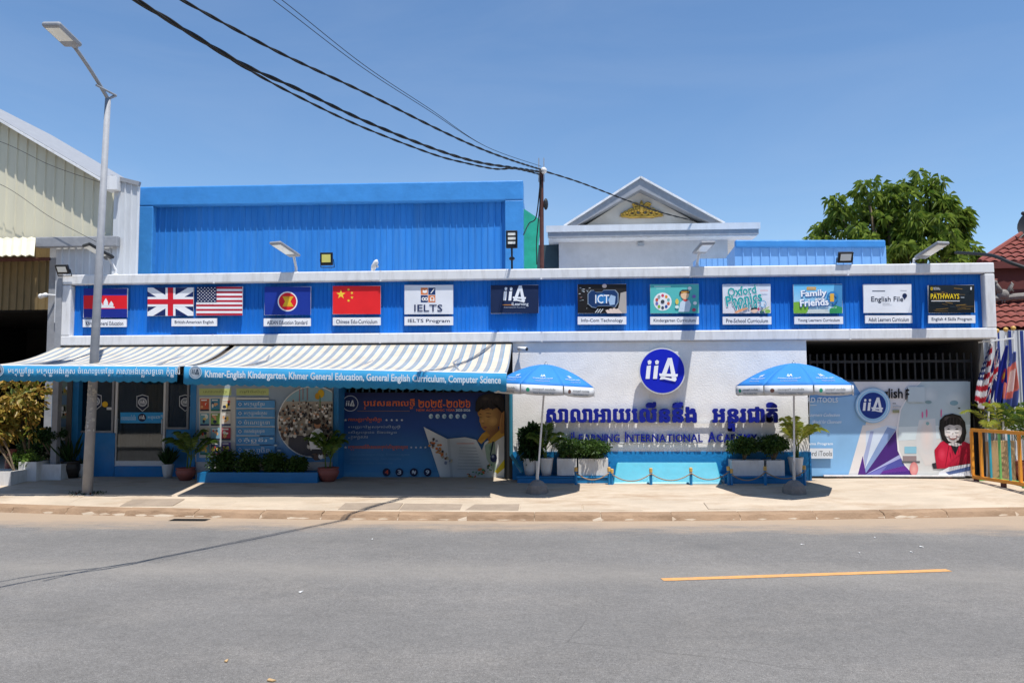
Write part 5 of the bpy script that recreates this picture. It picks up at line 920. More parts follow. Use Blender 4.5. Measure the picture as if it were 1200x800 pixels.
# ================================================================== UMBRELLAS
UMB = mat('umbrella_blue_cloth', (.022, .2, .58), .75, var=.05); UMW = mat('umbrella_white_cloth', (.6, .61, .62), .8, var=.05)
def umbrella(bpx, apx, rad, zr, tilt, az0, label, seed):
    base = GP(*bpx); top = P(apx[0], apx[1], base.y); t = thing('beach_umbrella', base, label, 'umbrella', 'blue umbrellas before the sign wall'); H = top.z-.03; drop = H-zr
    cx = Vector((P(apx[2], 440, base.y).x, base.y, 0)); rot_ = Matrix.Rotation(tilt, 3, 'Y'); N = 8; piv = Vector((cx.x, cx.y, H-drop*.6))
    def S(th, v):
        seg = 2*math.pi/N; loc = (th-az0) % seg-seg/2; r = rad*v*math.cos(seg/2)/math.cos(loc)*(1-.0*v); z = H-drop*(v**1.75)-.03*v*(1-abs(loc)/(seg/2))*math.sin(math.pi*v)
        return piv+rot_ @ (Vector((cx.x+r*math.cos(th), cx.y+r*math.sin(th), z))-piv)
    for k in range(N):
        t0 = az0+2*math.pi*k/N; t1 = t0+2*math.pi/N-1e-4; b = MB(); nu, nv = 8, 9; vs = [S(t0+(t1-t0)*i/nu, max(.015, j/nv)) for j in range(nv+1) for i in range(nu+1)]
        b.add(vs, [(j*(nu+1)+i, (j+1)*(nu+1)+i, (j+1)*(nu+1)+i+1, j*(nu+1)+i+1) for j in range(nv) for i in range(nu)]); solid(b.build('canopy_panel', UMB, t, True), .003)
        b = MB(); vs = []; g = .012
        for i in range(nu+1):
            th = t0+g+(t1-t0-2*g)*i/nu; p = S(th, 1); o = Vector((math.cos(th), math.sin(th), 0)); vs += [p+o*.002, p+o*.008+Vector((0, 0, -.09)), p+o*.004+Vector((0, 0, -.175+.03*abs(2*i/nu-1)**4))]
        b.add(vs, [(3*i+q, 3*i+q+1, 3*i+q+4, 3*i+q+3) for i in range(nu) for q in (0, 1)]); fl = b.build('valance_flap', UMW, t, True); solid(fl, .002)
        b = MB(); b.bar(S(t0, .06)-Vector((0, 0, .02)), S(t0, .99)-Vector((0, 0, .015)), .012); b.build('rib', GALV, t)
        tm = (t0+t1)/2
        if math.sin(tm) < -.2:     # printed lettering on the panels that face the street
            def wrap(s_, u0, u1, v0, v1, colr, off, flap=False, lg=False):
                v_, f_ = text_mesh(s_, .02); xa, xb = min(p[0] for p in v_), max(p[0] for p in v_); ya, yb = min(p[1] for p in v_), max(p[1] for p in v_); b = MB(); out = []
                for p in v_:
                    u = u0+(u1-u0)*(p[0]-xa)/(xb-xa); w_ = v0+(v1-v0)*(p[1]-ya)/(yb-ya); th = t0+(t1-t0)*u; o = Vector((math.cos(th), math.sin(th), .0))
                    out.append(S(th, 1)+o*(.014)+Vector((0, 0, -.175*w_)) if flap else S(th, w_)+(o*.5+Vector((0, 0, .8)))*off)
                b.add(out, [tuple(q) for q in f_], lin(colr)); return b.build('lettering', CLOTH, t)
            wrap('សាលាអាយលើននីង អន្តរជាតិ', .2, .8, .84, .78, '#e8f0f8', .012); wrap('iLearning International Academy', .3, .7, .9, .87, '#d8c8a0', .012); wrap('iiA', .42, .58, .75, .66, '#f0f4f8', .012)
            wrap('សាលាអន្តរជាតិ អាយលើននីង', .28, .82, .55, .28, '#46586c', 0, True); wrap('New Academic Year', .3, .8, .85, .68, '#8090a0', 0, True)
            b = MB(); q = []
            for i in range(10): a = 6.283*i/10; u = .17+.045*math.cos(a); th = t0+(t1-t0)*u; o = Vector((math.cos(th), math.sin(th), 0)); q.append(S(th, 1)+o*.014+Vector((0, 0, -.085+.035*math.sin(a))))
            b.add(q, [tuple(range(10))], lin('#2c9a78' if k % 2 else '#705048')); b.build('badge', CLOTH, t)
    ap = S(0, .0); b = MB(); b.tube([base+Vector((0, 0, .1)), ap+Vector((0, 0, -.02))], .017, 10); b.build('pole', ALUW, t); b = MB(); b.tube([base+Vector((0, 0, .1)), base+Vector((0, 0, .55))], .024, 10); b.build('sleeve', GALV, t)
    b = MB(); b.lathe(ap+Vector((0, 0, -.01)), [(.04, 0), (.03, .025), (.012, .04), (.012, .06)], 12); b.build('finial', GALV, t)
    b = MB(); b.lathe(base+Vector((0, 0, .0)), [(.21, -.03), (.2, .06), (.17, .13), (.09, .2), (.04, .22)], 9); b.build('base_weight', STONE, t)
    hub = base.lerp(ap, .82); b = MB(); b.tube([hub-Vector((0, 0, .04)), hub+Vector((0, 0, .04))], .035, 10); b.build('runner', GALV, t)
    for k in range(N):
        b = MB(); b.bar(hub, S(az0+2*math.pi*k/N, .5)-Vector((0, 0, .02)), .008); b.build('stretcher', GALV, t)
umbrella((629.5, 576.5), (636, 425, 639), .95, 2.12, R(3), R(20), 'left blue umbrella tipped towards the awning, in front of the Khmer letters', 1)
umbrella((931, 577), (928.5, 423.5, 930.5), 1.02, 2.1, R(0), R(45), 'right blue umbrella beside the gate banner', 2)

# ================================================================== STREET LAMP
lb_ = GP(102, 580); sl_t = thing('street_lamp', lb_, 'tall grey street lamp post on the pavement with torn sticker scraps', 'street lamp')
ptop = P(126.5, 116, lb_.y); ptop.y = lb_.y; b = MB(); b.tube([lb_, lb_.lerp(ptop, .5), ptop], [.09, .07, .05], 16); b.build('pole', GREYM, sl_t, True)
b = MB(); b.box(lb_.x-.17, lb_.x+.17, lb_.y-.15, lb_.y+.15, lb_.z-.02, lb_.z+.022); b.build('base_plate', GREYM, sl_t)
for bx_, by_ in ((-.13, -.11), (.13, -.11), (-.13, .11), (.13, .11)): b = MB(); b.tube([(lb_.x+bx_, lb_.y+by_, lb_.z), (lb_.x+bx_, lb_.y+by_, lb_.z+.06)], .014, 6); b.build('anchor_bolt', RUST, sl_t)
hd = P(86, 53, lb_.y-1.0); elb = P(131, 111, lb_.y-.1)
b = MB(); n = 8; b.tube([ptop.lerp(hd, (i/n))+Vector((0, 0, .03*math.sin(math.pi*i/n))) for i in range(n+1)], .034, 10); b.build('arm', GREYM, sl_t, True)
sp = P(136, 112, lb_.y+.12); b = MB(); b.tube([ptop, sp], .026, 8); b.tube([sp, ptop.lerp(hd, .35)+Vector((0, 0, -.08))], .02, 8); b.build('brace', GREYM, sl_t)
d = (P(66, 34, lb_.y-1.5)-hd).normalized(); s = d.cross(Vector((0, 0, 1))).normalized(); u = s.cross(d); c = hd+d*.33
b = MB(); b.obox(c, d, s, u, .34, .16, .045); hh = bevel(b.build('lamp_head', GREYM, sl_t), .04, 3); b = MB(); b.obox(c+d*.08-u*.045, d, s, u, .2, .12, .006); b.build('diffuser', LENS, hh)
b = MB(); b.tube([hd-d*.08, hd+d*.05], .045, 10); b.build('socket', GREYM, hh)
rng = random.Random(77); SCRAP = mat('weathered_paper', (.5, .49, .46), .9, var=.2, scale=20)
for i in range(46):   # torn sticker scraps round the shaft
    z = rng.uniform(1.15, 2.0); a = rng.uniform(3.4, 6.0); p = lb_.lerp(ptop, z/(ptop.z-lb_.z)); r_ = .0915-.0055*z; w_, h_ = rng.uniform(.008, .028), rng.uniform(.006, .03); b = MB(); vs = []
    for k in range(4): aa = a+(k/3-.5)*w_/r_*2; o = Vector((math.cos(aa), math.sin(aa), 0))*(r_+.003); vs += [p+o+Vector((0, 0, -h_*rng.uniform(.6, 1.2))), p+o+Vector((0, 0, h_*rng.uniform(.6, 1.2)))]
    b.add(vs, [(2*k, 2*k+2, 2*k+3, 2*k+1) for k in range(3)]); b.build('sticker_scrap', SCRAP, sl_t)
b = MB(); rng = random.Random(5); p = lb_
for i in range(160): a = rng.uniform(0, 6.28); q = rng.uniform(.1, .36); g = Vector((p.x+q*math.cos(a), p.y+q*.6*math.sin(a), 0)); g.z = gz(g.x, g.y); leaf(b, g, Vector((rng.uniform(-.5, .5), rng.uniform(-.5, .5), .5)), rng.uniform(.03, .07), .012, rdir(rng), .2)
tag(b.build('grass', L_DEEP), 'thin weeds round the foot of the lamp post', kind='stuff')

# ================================================================== LAMPS AND CAMERAS ON THE FASCIA
def led_lamp(bpx, head_near, head_far, Yn, label, w=.13, m=GREYM, bz=ZT, yb=.12):
    x = P(*bpx, yb).x; base = Vector((x, yb, bz)); hf = P(*head_far, yb-.02); hn = P(*head_near, Yn); t = thing('led_lamp', base, label, 'lamp', 'led lamps along the top of the fascia')
    d = (hn-hf).normalized(); s = d.cross(Vector((0, 0, 1))).normalized(); u = s.cross(d); c = (hn+hf)/2; L = (hn-hf).length/2
    b = MB(); b.tube([base, base+Vector((0, 0, .1)), hf+d*.06], .028, 8); b.build('arm', ALUW, t); b = MB(); b.lathe(base, [(.06, 0), (.06, .015), (.035, .03)], 10); b.build('foot', ALUW, t)
    b = MB(); b.obox(c, d, s, u, L, w, .028); h = bevel(b.build('lamp_head', m, t), .02, 2); b = MB(); b.obox(c+d*L*.18-u*.029, d, s, u, L*.66, w*.76, .004); b.build('lens', LENS, h)
    b = MB(); [b.obox(c-d*L*.75+u*.03+s*w*k, d, s, u, L*.2, .006, .02) for k in (-.6, -.2, .2, .6)]; b.build('heat_sink', m, h)
led_lamp((347, 312), (322, 284), (346, 300), -.55, 'grey led lamp leaning left above the ASEAN flag board')
led_lamp((817, 308), (830, 284), (819, 296), -.8, 'grey led lamp reaching forward above the emblem sign')
led_lamp((1071, 306), (1106, 284), (1078, 302), -.5, 'grey led lamp leaning right above the English File board')
led_lamp((136, 314), (100, 286), (130, 303), -.3, 'wide dark led lamp behind the street lamp post', .17, DARK)
def floodlight(px0, py0, px1, py1, Y, tilt, label, lens=LENS):
    a, c = P(px0, py1, Y), P(px1, py0, Y); cc = (a+c)/2; w, h = abs(c.x-a.x)/2, abs(c.z-a.z)/2; t = thing('floodlight', (cc.x, Y+.05, min(a.z, c.z)), label, 'floodlight', 'small floodlights on the fascia frame'); n = Vector((0, -math.cos(tilt), -math.sin(tilt))); u = Vector((0, -math.sin(tilt), math.cos(tilt)))
    b = MB(); b.obox(cc, (1, 0, 0), n, u, w, .03, h); bd_ = bevel(b.build('housing', BLACK, t), .008); b = MB(); b.obox(cc+n*.031+u*h*.08, (1, 0, 0), n, u, w*.72, .002, h*.62); b.build('lens', lens, bd_)
    b = MB(); [b.bar((cc.x+k*(w+.012), Y+.02, cc.z), (cc.x+k*(w+.012), Y+.08, cc.z-h-.03), .012) for k in (-1, 1)]; b.bar((cc.x-w-.012, Y+.08, cc.z-h-.03), (cc.x+w+.012, Y+.08, cc.z-h-.03), .014); b.build('bracket', BLACK, t)
floodlight(375.5, 296, 390, 311, .06, R(5), 'square black floodlight with yellow lens above the Chinese flag board', LENSY)
floodlight(982, 295, 999, 308, -.02, R(25), 'black floodlight above the Young Learners board')
floodlight(66, 310, 81, 321, -.12, R(30), 'black floodlight at the top left corner of the fascia')
# upright three bar lamp
x = P(600, 310, .1).x; t = thing('bar_lamp', (x, .1, ZT), 'upright black lamp with three white bars above the iiA board', 'lamp'); z0, z1 = P(600, 291, .05).z, P(600, 270, .05).z
b = MB(); b.box(x-.115, x+.115, .03, .08, z0, z1); h = bevel(b.build('housing', BLACK, t), .015)
for k in range(3): z = z0+(z1-z0)*(.3+.24*k); b = MB(); b.box(x-.075, x+.075, .024, .0295, z-.025, z+.025); b.build('light_bar', LENS, h)
b = MB(); b.tube([(x, .07, z0), (x, .08, ZT)], .02, 8); b.build('stem', BLACK, t); b = MB(); b.ball((x, .075, P(600, 303, .07).z), .05, 12, 8, (1.2, 1, .8)); b.build('joint', BLACK, t, True)
# white shell lamp seen from the side
p = P(440, 310, .12); t = thing('shell_lamp', (p.x, .12, ZT), 'small white shell shaped lamp between the Chinese and IELTS boards', 'lamp'); b = MB(); b.tube([(p.x-.06, .12, ZT), (p.x-.03, .1, ZT+.1), (p.x+.03, .06, ZT+.19), (p.x+.045, .04, ZT+.23)], [.03, .055, .05, .015], 10); b.build('body', ALUW, t, True); b = MB(); b.ball((p.x+.05, .07, ZT+.1), .028); b.build('joint', GALV, t)
# cctv camera under the fascia
p = P(611, 408, -.08); t = thing('security_camera', (p.x, .05, p.z-.05), 'white security camera on the sign wall beside the awning', 'camera'); b = MB(); b.tube([p+Vector((-.06, .06, 0)), p+Vector((.1, -.06, -.02))], .042, 12); b.build('body', ALUW, t, True); b = MB(); b.tube([p+Vector((.1, -.06, -.02)), p+Vector((.115, -.07, -.023))], .034, 12); b.build('lens', BLACK, t); b = MB(); b.tube([p+Vector((-.02, .03, -.02)), p+Vector((-.05, .14, -.1))], .014, 6); b.build('mount', ALUW, t)

# ================================================================== BIG BLUE SHED BEHIND
BX = 2.6
def backbox(name, label, poly, Y, dep, trim, sheet, trimm, per, inset, lt, rt, tt, behind=5):
    (xl, yl), (xr, yr) = poly; a, c = P(xl, yl, Y), P(xr, yr, Y); t = thing(name, ((a.x+c.x)/2, Y+behind/2, .28), label, 'building'); zt = lambda x: a.z+(c.z-a.z)*(x-a.x)/(c.x-a.x); x0, x1 = a.x, c.x
    sx0 = x0+lt-.05; ks = 0
    while sx0 < x1-rt+.04:
        sx1 = min(x1-rt+.05, sx0+per*6); b = MB(); b.corr(sx0, sx1+.012, 4.205, lambda x: zt(x)-tt+.05, Y+inset-.003*(ks % 2), per, .022, .22); b.build('wall_sheet', sheet, t); sx0 = sx1; ks += 1
    if tt: b = MB(); b.hexa([(x0, Y, a.z-tt), (x1, Y, c.z-tt), (x1, Y+dep, c.z-tt), (x0, Y+dep, a.z-tt), (x0, Y, a.z), (x1, Y, c.z), (x1, Y+dep, c.z), (x0, Y+dep, a.z)]); bevel(b.build('top_trim', trimm, t), .03)
    for u0, u1 in ((x0, x0+lt), (x1-rt, x1)):
        if u1-u0 > .05: b = MB(); b.box(u0+.002, u1-.002, Y+.003, Y+dep, 4.205, zt((u0+u1)/2)-tt-.002); bevel(b.build('side_trim', trimm, t), .02)
    b = MB(); b.hexa([(x0+.03, Y+inset+.05, 4.21), (x1-.03, Y+inset+.05, 4.21), (x1-.03, Y+behind, 4.21), (x0+.03, Y+behind, 4.21), (x0+.03, Y+inset+.05, a.z-tt*.5), (x1-.03, Y+inset+.05, c.z-tt*.5), (x1-.03, Y+behind, c.z-.4), (x0+.03, Y+behind, a.z-.4)]); b.build('body', sheet, t); return t, a, c
bt, a, c = backbox('blue_shed', 'big blue corrugated shed with smooth blue trim behind the fascia', ((163, 219), (613, 211)), BX, .42, True, BLUE2, BLUET, .15, .17, .36, .43, .47)
backbox('blue_lean_to', 'small pale blue corrugated lean-to in front of the tree', ((862, 281), (1038, 281)), 2.2, .15, True, BLUEP, BLUET, .2, .06, .04, .04, .17, 3)
b = MB(); x0, x1 = P(816, 304, 1.4).x, P(852, 304, 1.4).x; b.corr(x0, x1, 4.2, P(834, 303, 1.4).z, 1.4, .12, .02, .3); b.box(x0, x1, 1.42, 1.8, 4.2, P(834, 303.3, 1.4).z); tag(b.build('roof_cover', BLUEP), 'short strip of pale blue sheeting below the white villa', 'cover')

# ================================================================== WHITE VILLA
VY = 6.0
vl = thing('white_villa', (P(755, 300, VY).x, VY+3, .28), 'white villa with triangular pediment and gold ornament behind the fascia', 'house')
E1, E2 = P(640, 262.5, VY-.6), P(891, 262.5, VY-.6); z_et = E1.z*.5+E2.z*.5; z_eb = (P(640, 276, VY-.6).z+P(891, 276, VY-.6).z)/2; hgt = z_et-z_eb
b = MB(); b.box(E1.x, E2.x, VY-.6, VY-.55, z_eb+hgt*.45, z_et); b.box(E1.x+.05, E2.x-.05, VY-.549, VY+3, z_et-.06, z_et-.01); b.build('eave_board', CORRW, vl)
b = MB(); b.box(E1.x+.04, E2.x-.04, VY-.57, VY-.5, z_eb, z_eb+hgt*.449); b.build('gutter', GREYM, vl)
b = MB(); b.box(E1.x+.06, E2.x-.06, VY-.5, VY+3, z_eb-.03, z_eb+.02); b.build('soffit', WHITE, vl)
W1, W2 = P(655, 300, VY).x, P(853, 300, VY).x; b = MB(); b.box(W1, W2, VY, VY+5, .28, z_eb-.031); b.build('wall', PLASTER, vl)
w1 = P(628, 300, VY+.3).x; b = MB(); b.box(w1, W1-.002, VY+.3, VY+4.8, .28, z_eb-.035); b.build('side_wing', mat('dark_teal_wall', (.04, .07, .08), .6), vl)
p = P(751, 275, VY-.1); b = MB(); b.box(p.x-.08, p.x+.08, VY-.06, VY-.001, z_eb-.16, z_eb-.07); b.build('wall_lamp', GALV, vl)
AP, AL, AR = P(750.5, 209, VY-.4), P(661, 262, VY-.4), P(849, 262, VY-.4); AL.z = AR.z = z_et; th = .26
def gable(y0, y1, A, B, C, name, m): b = MB(); b.add([(A.x, y0, A.z), (B.x, y0, B.z), (C.x, y0, C.z), (A.x, y1, A.z), (B.x, y1, B.z), (C.x, y1, C.z)], [(0, 2, 1), (3, 4, 5), (0, 1, 4, 3), (1, 2, 5, 4), (2, 0, 3, 5)]); return b.build(name, m, vl)
k = .8; cen = Vector((AP.x, 0, z_et)); I = lambda v: Vector((cen.x+(v.x-cen.x)*k, 0, z_et+(v.z-z_et)*k)); gable(VY-.05, VY+2.9, I(AP), I(AL), I(AR), 'tympanum', mat('cream_plaster', (.66, .61, .53), .9, var=.06, dirt=(.5, .36, .2), dirt_amt=.3, dscale=.7))
for e in (AL, AR):
    o = Vector(((-.0), 0, 0)); b = MB(); q = Vector((AP.x, 0, AP.z)); dz = Vector((0, 0, -.2)); e0 = Vector((e.x, 0, e.z)); ins = Vector((AP.x, 0, AP.z-.3)); ei = Vector((e.x+(AP.x-e.x)*.13, 0, e.z+.001))
    vs = [Vector((v.x, y, v.z)) for y in (VY-.4, VY+3) for v in (q, e0, ei, ins)]; b.add(vs, [(0, 1, 2, 3), (7, 6, 5, 4), (0, 4, 5, 1), (3, 2, 6, 7), (1, 5, 6, 2)]); b.build('roof_slope', GREYM, vl)
    b = MB(); L_ = (e0-q); b.bar(q+Vector((0, VY-.42, .03)), e0+Vector((0, VY-.42, .03)), .06, .05); b.build('roof_edge', WHITE, vl)
# gold scroll ornament
b = MB(); oc = P(752, 249, VY-.1); s_ = .0225
def scroll(cx, cz, r, tns, dr, r0=.03): b.tube([(cx+dr*(r*(1-.75*i/18))*math.cos(tns*6.28*i/18+.4), VY-.1, cz+(r*(1-.75*i/18))*math.sin(tns*6.28*i/18+.4)) for i in range(19)], r0, 6)
for dr in (-1, 1):
    for dx, dz, r in ((.1, .02, .13), (.27, .0, .11), (.41, -.04, .08), (.16, .17, .1), (.52, -.07, .05)): scroll(oc.x+dr*dx, oc.z+dz, r, 1.4, dr)
    b.tube([(oc.x, VY-.08, oc.z-.1), (oc.x+dr*.3, VY-.08, oc.z-.11), (oc.x+dr*.6, VY-.08, oc.z-.09)], [.05, .045, .01], 6)
    for i in range(7): a_ = R(20+i*24); b.ball((oc.x+dr*.08*i, VY-.11, oc.z+.1-.02*i), .045, 8, 5)
b.tube([(oc.x, VY-.1, oc.z), (oc.x, VY-.1, oc.z+.22), (oc.x, VY-.1, oc.z+.34)], [.07, .06, .01], 8); b.build('ornament', GOLD, vl, True)

# ================================================================== LEFT WAREHOUSE
LY = 1.7
wh = thing('warehouse', (-13.5, LY+3, .28), 'cream corrugated warehouse with sloping white roof edge left of the academy', 'building')
a, c = P(-60, 104, LY), P(127, 214, LY); sl2 = (c.z-a.z)/(c.x-a.x); zr = lambda x: a.z+sl2*(x-a.x); xl0 = P(-140, 300, LY).x; xr0 = P(137, 300, LY).x
b = MB(); b.corr(xl0, xr0, P(60, 282, LY).z, lambda x: zr(x)-.02, LY, .23, .03, .3); b.build('gable_sheet', CREAM, wh)
b = MB(); q0, q1 = Vector((xl0, LY-.24, zr(xl0))), Vector((P(122, 200, LY).x+.25, LY-.24, zr(P(122, 200, LY).x+.25))); b.hexa([q0-Vector((0, 0, .02)), q1-Vector((0, 0, .02)), q1+Vector((0, 6, -.02)), q0+Vector((0, 6, -.02)), q0+Vector((0, 0, .03)), q1+Vector((0, 0, .03)), q1+Vector((0, 6, .03)), q0+Vector((0, 6, .03))]); b.build('roof', GREYM, wh)
b = MB(); b.bar(q0+Vector((0, -.02, -.02)), q1+Vector((0, -.02, -.02)), .04, .05); b.build('barge_board', WHITE, wh)
# white corrugated return next to the blue shed
wx = P(133, 250, LY-.25).x; wx2 = P(163.5, 250, LY-.25).x; t0, t1 = P(131, 209, LY-.25).z, P(162, 217, LY-.25).z
b = MB(); b.corr(wx, wx2, 3.6, lambda x: t0+(t1-t0)*(x-wx)/(wx2-wx), LY-.25, .145, .025, .35); b.build('return_sheet', CORRW, wh); b = MB(); b.bar((wx-.05, LY-.27, t0+.02), (wx2, LY-.27, t1+.02), .08, .09); b.build('capping', GREYM, wh)
b = MB(); b.box(*pbox(122, 206, 137, 222, LY-.42, .3)); b.build('gutter_box', WHITE, wh)
g0 = pbox(41, 277, 137, 289, LY-.4, .14); b = MB(); b.box(*g0); bevel(b.build('gutter', GREYM, wh), .02)
b = MB(); b.corr(P(66, 300, LY-.2).x, P(137, 300, LY-.2).x, 3.6, g0[4]+.05, LY-.2, .16, .025, .35); b.build('lower_sheet', CORRW, wh)
# canopy, roller screen, dark doorway
ca = P(-60, 280, LY-.1); cb = P(42, 278, LY-.1); fa = P(-60, 300, LY-1.0); fb = P(40, 299, LY-1.0); b = MB(); n = 40; vs = []
for i in range(n+1): u = i/n; d_ = .018*math.sin(i*1.7); vs += [ca.lerp(cb, u)+Vector((0, 0, d_)), ca.lerp(cb, u).lerp(fa.lerp(fb, u), .6)+Vector((0, 0, d_+.06)), fa.lerp(fb, u)+Vector((0, 0, d_))]
b.add(vs, [(3*i+k, 3*i+k+1, 3*i+k+4, 3*i+k+3) for i in range(n) for k in (0, 1)]); solid(b.build('canopy', CREAM, wh), .02)
xd = P(60, 330, LY-.1).x; zs = P(30, 363, LY-.1).z; b = MB(); b.corr(xl0, xd, zs, P(30, 285, LY-.1).z, LY-.1, .17, .03, .3); b.build('roller_screen', BROWN, wh)
b = MB(); b.box(xd-.02, P(72, 330, LY-.15).x, LY-.15, LY+.1, .28, P(60, 284, LY).z); b.build('door_post', GREYM, wh)
b = MB(); b.bar((xl0, LY-.16, P(30, 304, LY-.16).z), (xd, LY-.16, P(30, 304, LY-.16).z), .08, .07); b.build('lintel', RUST, wh)
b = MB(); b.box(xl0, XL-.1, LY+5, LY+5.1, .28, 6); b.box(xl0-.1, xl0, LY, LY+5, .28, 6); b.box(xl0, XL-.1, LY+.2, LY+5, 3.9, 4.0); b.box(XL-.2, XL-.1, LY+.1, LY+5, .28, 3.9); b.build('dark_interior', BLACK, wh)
p = P(49, 347, LY-.3); t = thing('wall_camera', p, 'small white camera on the grey door post of the warehouse', 'camera'); b = MB(); b.tube([p, p+Vector((.12, -.02, .03))], .05, 10); b.ball(p+Vector((-.02, 0, 0)), .06); b.build('body', ALUW, t, True); b = MB(); b.tube([p+Vector((.12, 0, .03)), p+Vector((.25, .12, .03))], .02, 6); b.build('mount', ALUW, t)

# ================================================================== POLE AND CABLES
ub = P(635, 300, .75); up = thing('utility_pole', (ub.x, .75, 4.1), 'slim rusty utility pole rising behind the fascia', 'pole'); ptz = P(635, 200, .75).z
b = MB(); b.tube([(ub.x, .75, 4.1), (ub.x, .75, ptz)], .045, 10); b.build('shaft', RUST, up)
for dx in (-.05, .055): b = MB(); b.box(ub.x+dx-.012, ub.x+dx+.012, .7, .73, ptz-.25, P(635, 186, .75).z); b.build('prong', GALV, up)
b = MB(); b.ball((ub.x+.05, .68, ptz-.02), .07); b.build('insulator', POTW, up); b = MB(); b.ball((ub.x+.09, .7, P(638, 240, .75).z), .05, sc_=(1, 1, 2.5)); b.build('clamp', DARK, up)
def cable(pts, r, label, twist=0, strands=1, group='overhead cables'):
    # smooth path through surveyed points, optionally as wound strands
    pts = [Vector(p) for p in pts]; out = []; n = len(pts)
    for i in range(n-1):
        p0, p1, p2, p3 = pts[max(i-1, 0)], pts[i], pts[i+1], pts[min(i+2, n-1)]
        for k in range(12):
            t = k/12; out.append(.5*((2*p1)+(p2-p0)*t+(2*p0-5*p1+4*p2-p3)*t*t+(3*p1-p0-3*p2+p3)*t**3))
    out.append(pts[-1]); b = MB()
    for s_ in range(strands):
        q = []; acc = 0; den = []
        for i in range(len(out)-1):
            L = (out[i+1]-out[i]).length; m = max(1, int(L/.06)) if strands > 1 else 1
            for k in range(m): den.append(out[i].lerp(out[i+1], k/m))
        den.append(out[-1])
        for i, p in enumerate(den):
            if i: acc += (p-den[i-1]).length
            ph = acc*twist+2*math.pi*s_/strands; q.append(p+(Vector((0, math.cos(ph), math.sin(ph)))*r*.95 if strands > 1 else Vector((0, 0, 0))))
        b.tube(q, r, 6)
    o = b.build('cable', CABLE, smooth=True); return tag(o, label, 'cable', group)
E0 = Vector((ub.x, .68, ptz-.05))
pa = [(-40, -140, -9.1), (70, -52, -8.35), (160, 0, -7.8), (225, 40, -7.2), (290, 78, -6.55), (350, 105, -5.85), (430, 143, -4.7), (510, 175, -3.3), (560, 190, -2.2), (600, 196.5, -1.1)]
cable([P(*q) for q in pa]+[E0], .0135, 'thick twisted overhead cable, upper strand of the lowest pair', 9, 2)
pb = [(-60, -142, -9.0), (60, -57, -8.25), (158, 1, -7.75), (225, 42, -7.15), (288, 80, -6.5), (345, 111, -5.8), (420, 147, -4.75), (505, 180, -3.3), (545, 191, -2.5), (580, 198, -1.6), (605, 198, -.8)]
cable([P(*q) for q in pb]+[E0+Vector((0, 0, -.06))], .0095, 'overhead cable sagging lowest into the pole top', 10, 2)
pc_ = [(60, -105, -8.6), (130, -48, -8.0), (213, 0, -7.4), (280, 37, -6.75), (340, 68, -6.1), (430, 110, -4.85), (510, 150, -3.5), (560, 173, -2.4), (600, 188, -1.2)]
cable([P(*q) for q in pc_]+[E0+Vector((0, 0, .05))], .011, 'single twisted overhead cable above the thick pair', 10, 2)
for k, (q0, q1) in enumerate((((320, 0), (200, -88)), ((330, 0), (212, -88)))):
    cable([P(*q1, -7.8), P(*q0, -6.5), P(420+6*k, 76, -5.15), P(500+4*k, 128, -3.75), P(570, 172, -2.2), E0+Vector((0, 0, .12))], .0045, ['thin upper wire, left of the two thin ones', 'thin upper wire, right of the two thin ones'][k])
cable([E0+Vector((.05, 0, .02)), P(680, 214, 1.6), P(735, 235, 3.2), P(775, 249, 4.6), P(812, 258.5, 5.4)], .011, 'cable running right from the pole to the villa eave', 10, 2)
cable([E0+Vector((-.02, .02, -.1)), P(632, 225, .72), P(628, 255, .8), P(620, 262, 1.2), P(613.5, 275, 2.0)], .013, 'loose cable dropping left of the rusty pole')
cable([E0+Vector((-.01, .03, -.12)), P(633.5, 230, .7), P(629, 280, .72), P(629, 300, .7), P(629, 310, .75)], .012, 'second cable hanging down beside the rusty pole')
cable([P(1215, 318, .1), P(1185, 308, .4), P(1165, 300, .9), P(1145, 297.5, 1.6), P(1120, 296, 2.6)], .035, 'black cable bundle crossing before the red roof at right')
for k, (yy0, yy1) in enumerate(((166, 214), (216, 286))): cable([P(-60, yy0-12, LY-.5), P(0, yy0, LY-.5), P(60, (yy0+yy1)/2+4, LY-.5), P(118, yy1, LY-.5)], .006, ['thin wire across the upper cream gable', 'thin wire across the lower cream gable'][k])
# green netting
gn = MB(); pts = [(613, 244), (634, 258), (630, 300), (629, 318), (611, 318)]; n0 = [P(x, y, 3.4) for x, y in pts]; gn.add(n0+[p+Vector((0, .06, 0)) for p in n0], [(4, 3, 2, 1, 0), (5, 6, 7, 8, 9)]+[(i, (i+1) % 5, 5+(i+1) % 5, 5+i) for i in range(5)]); tag(gn.build('safety_net', GREEN), 'green construction netting hanging between the blue shed and the pole', 'net')

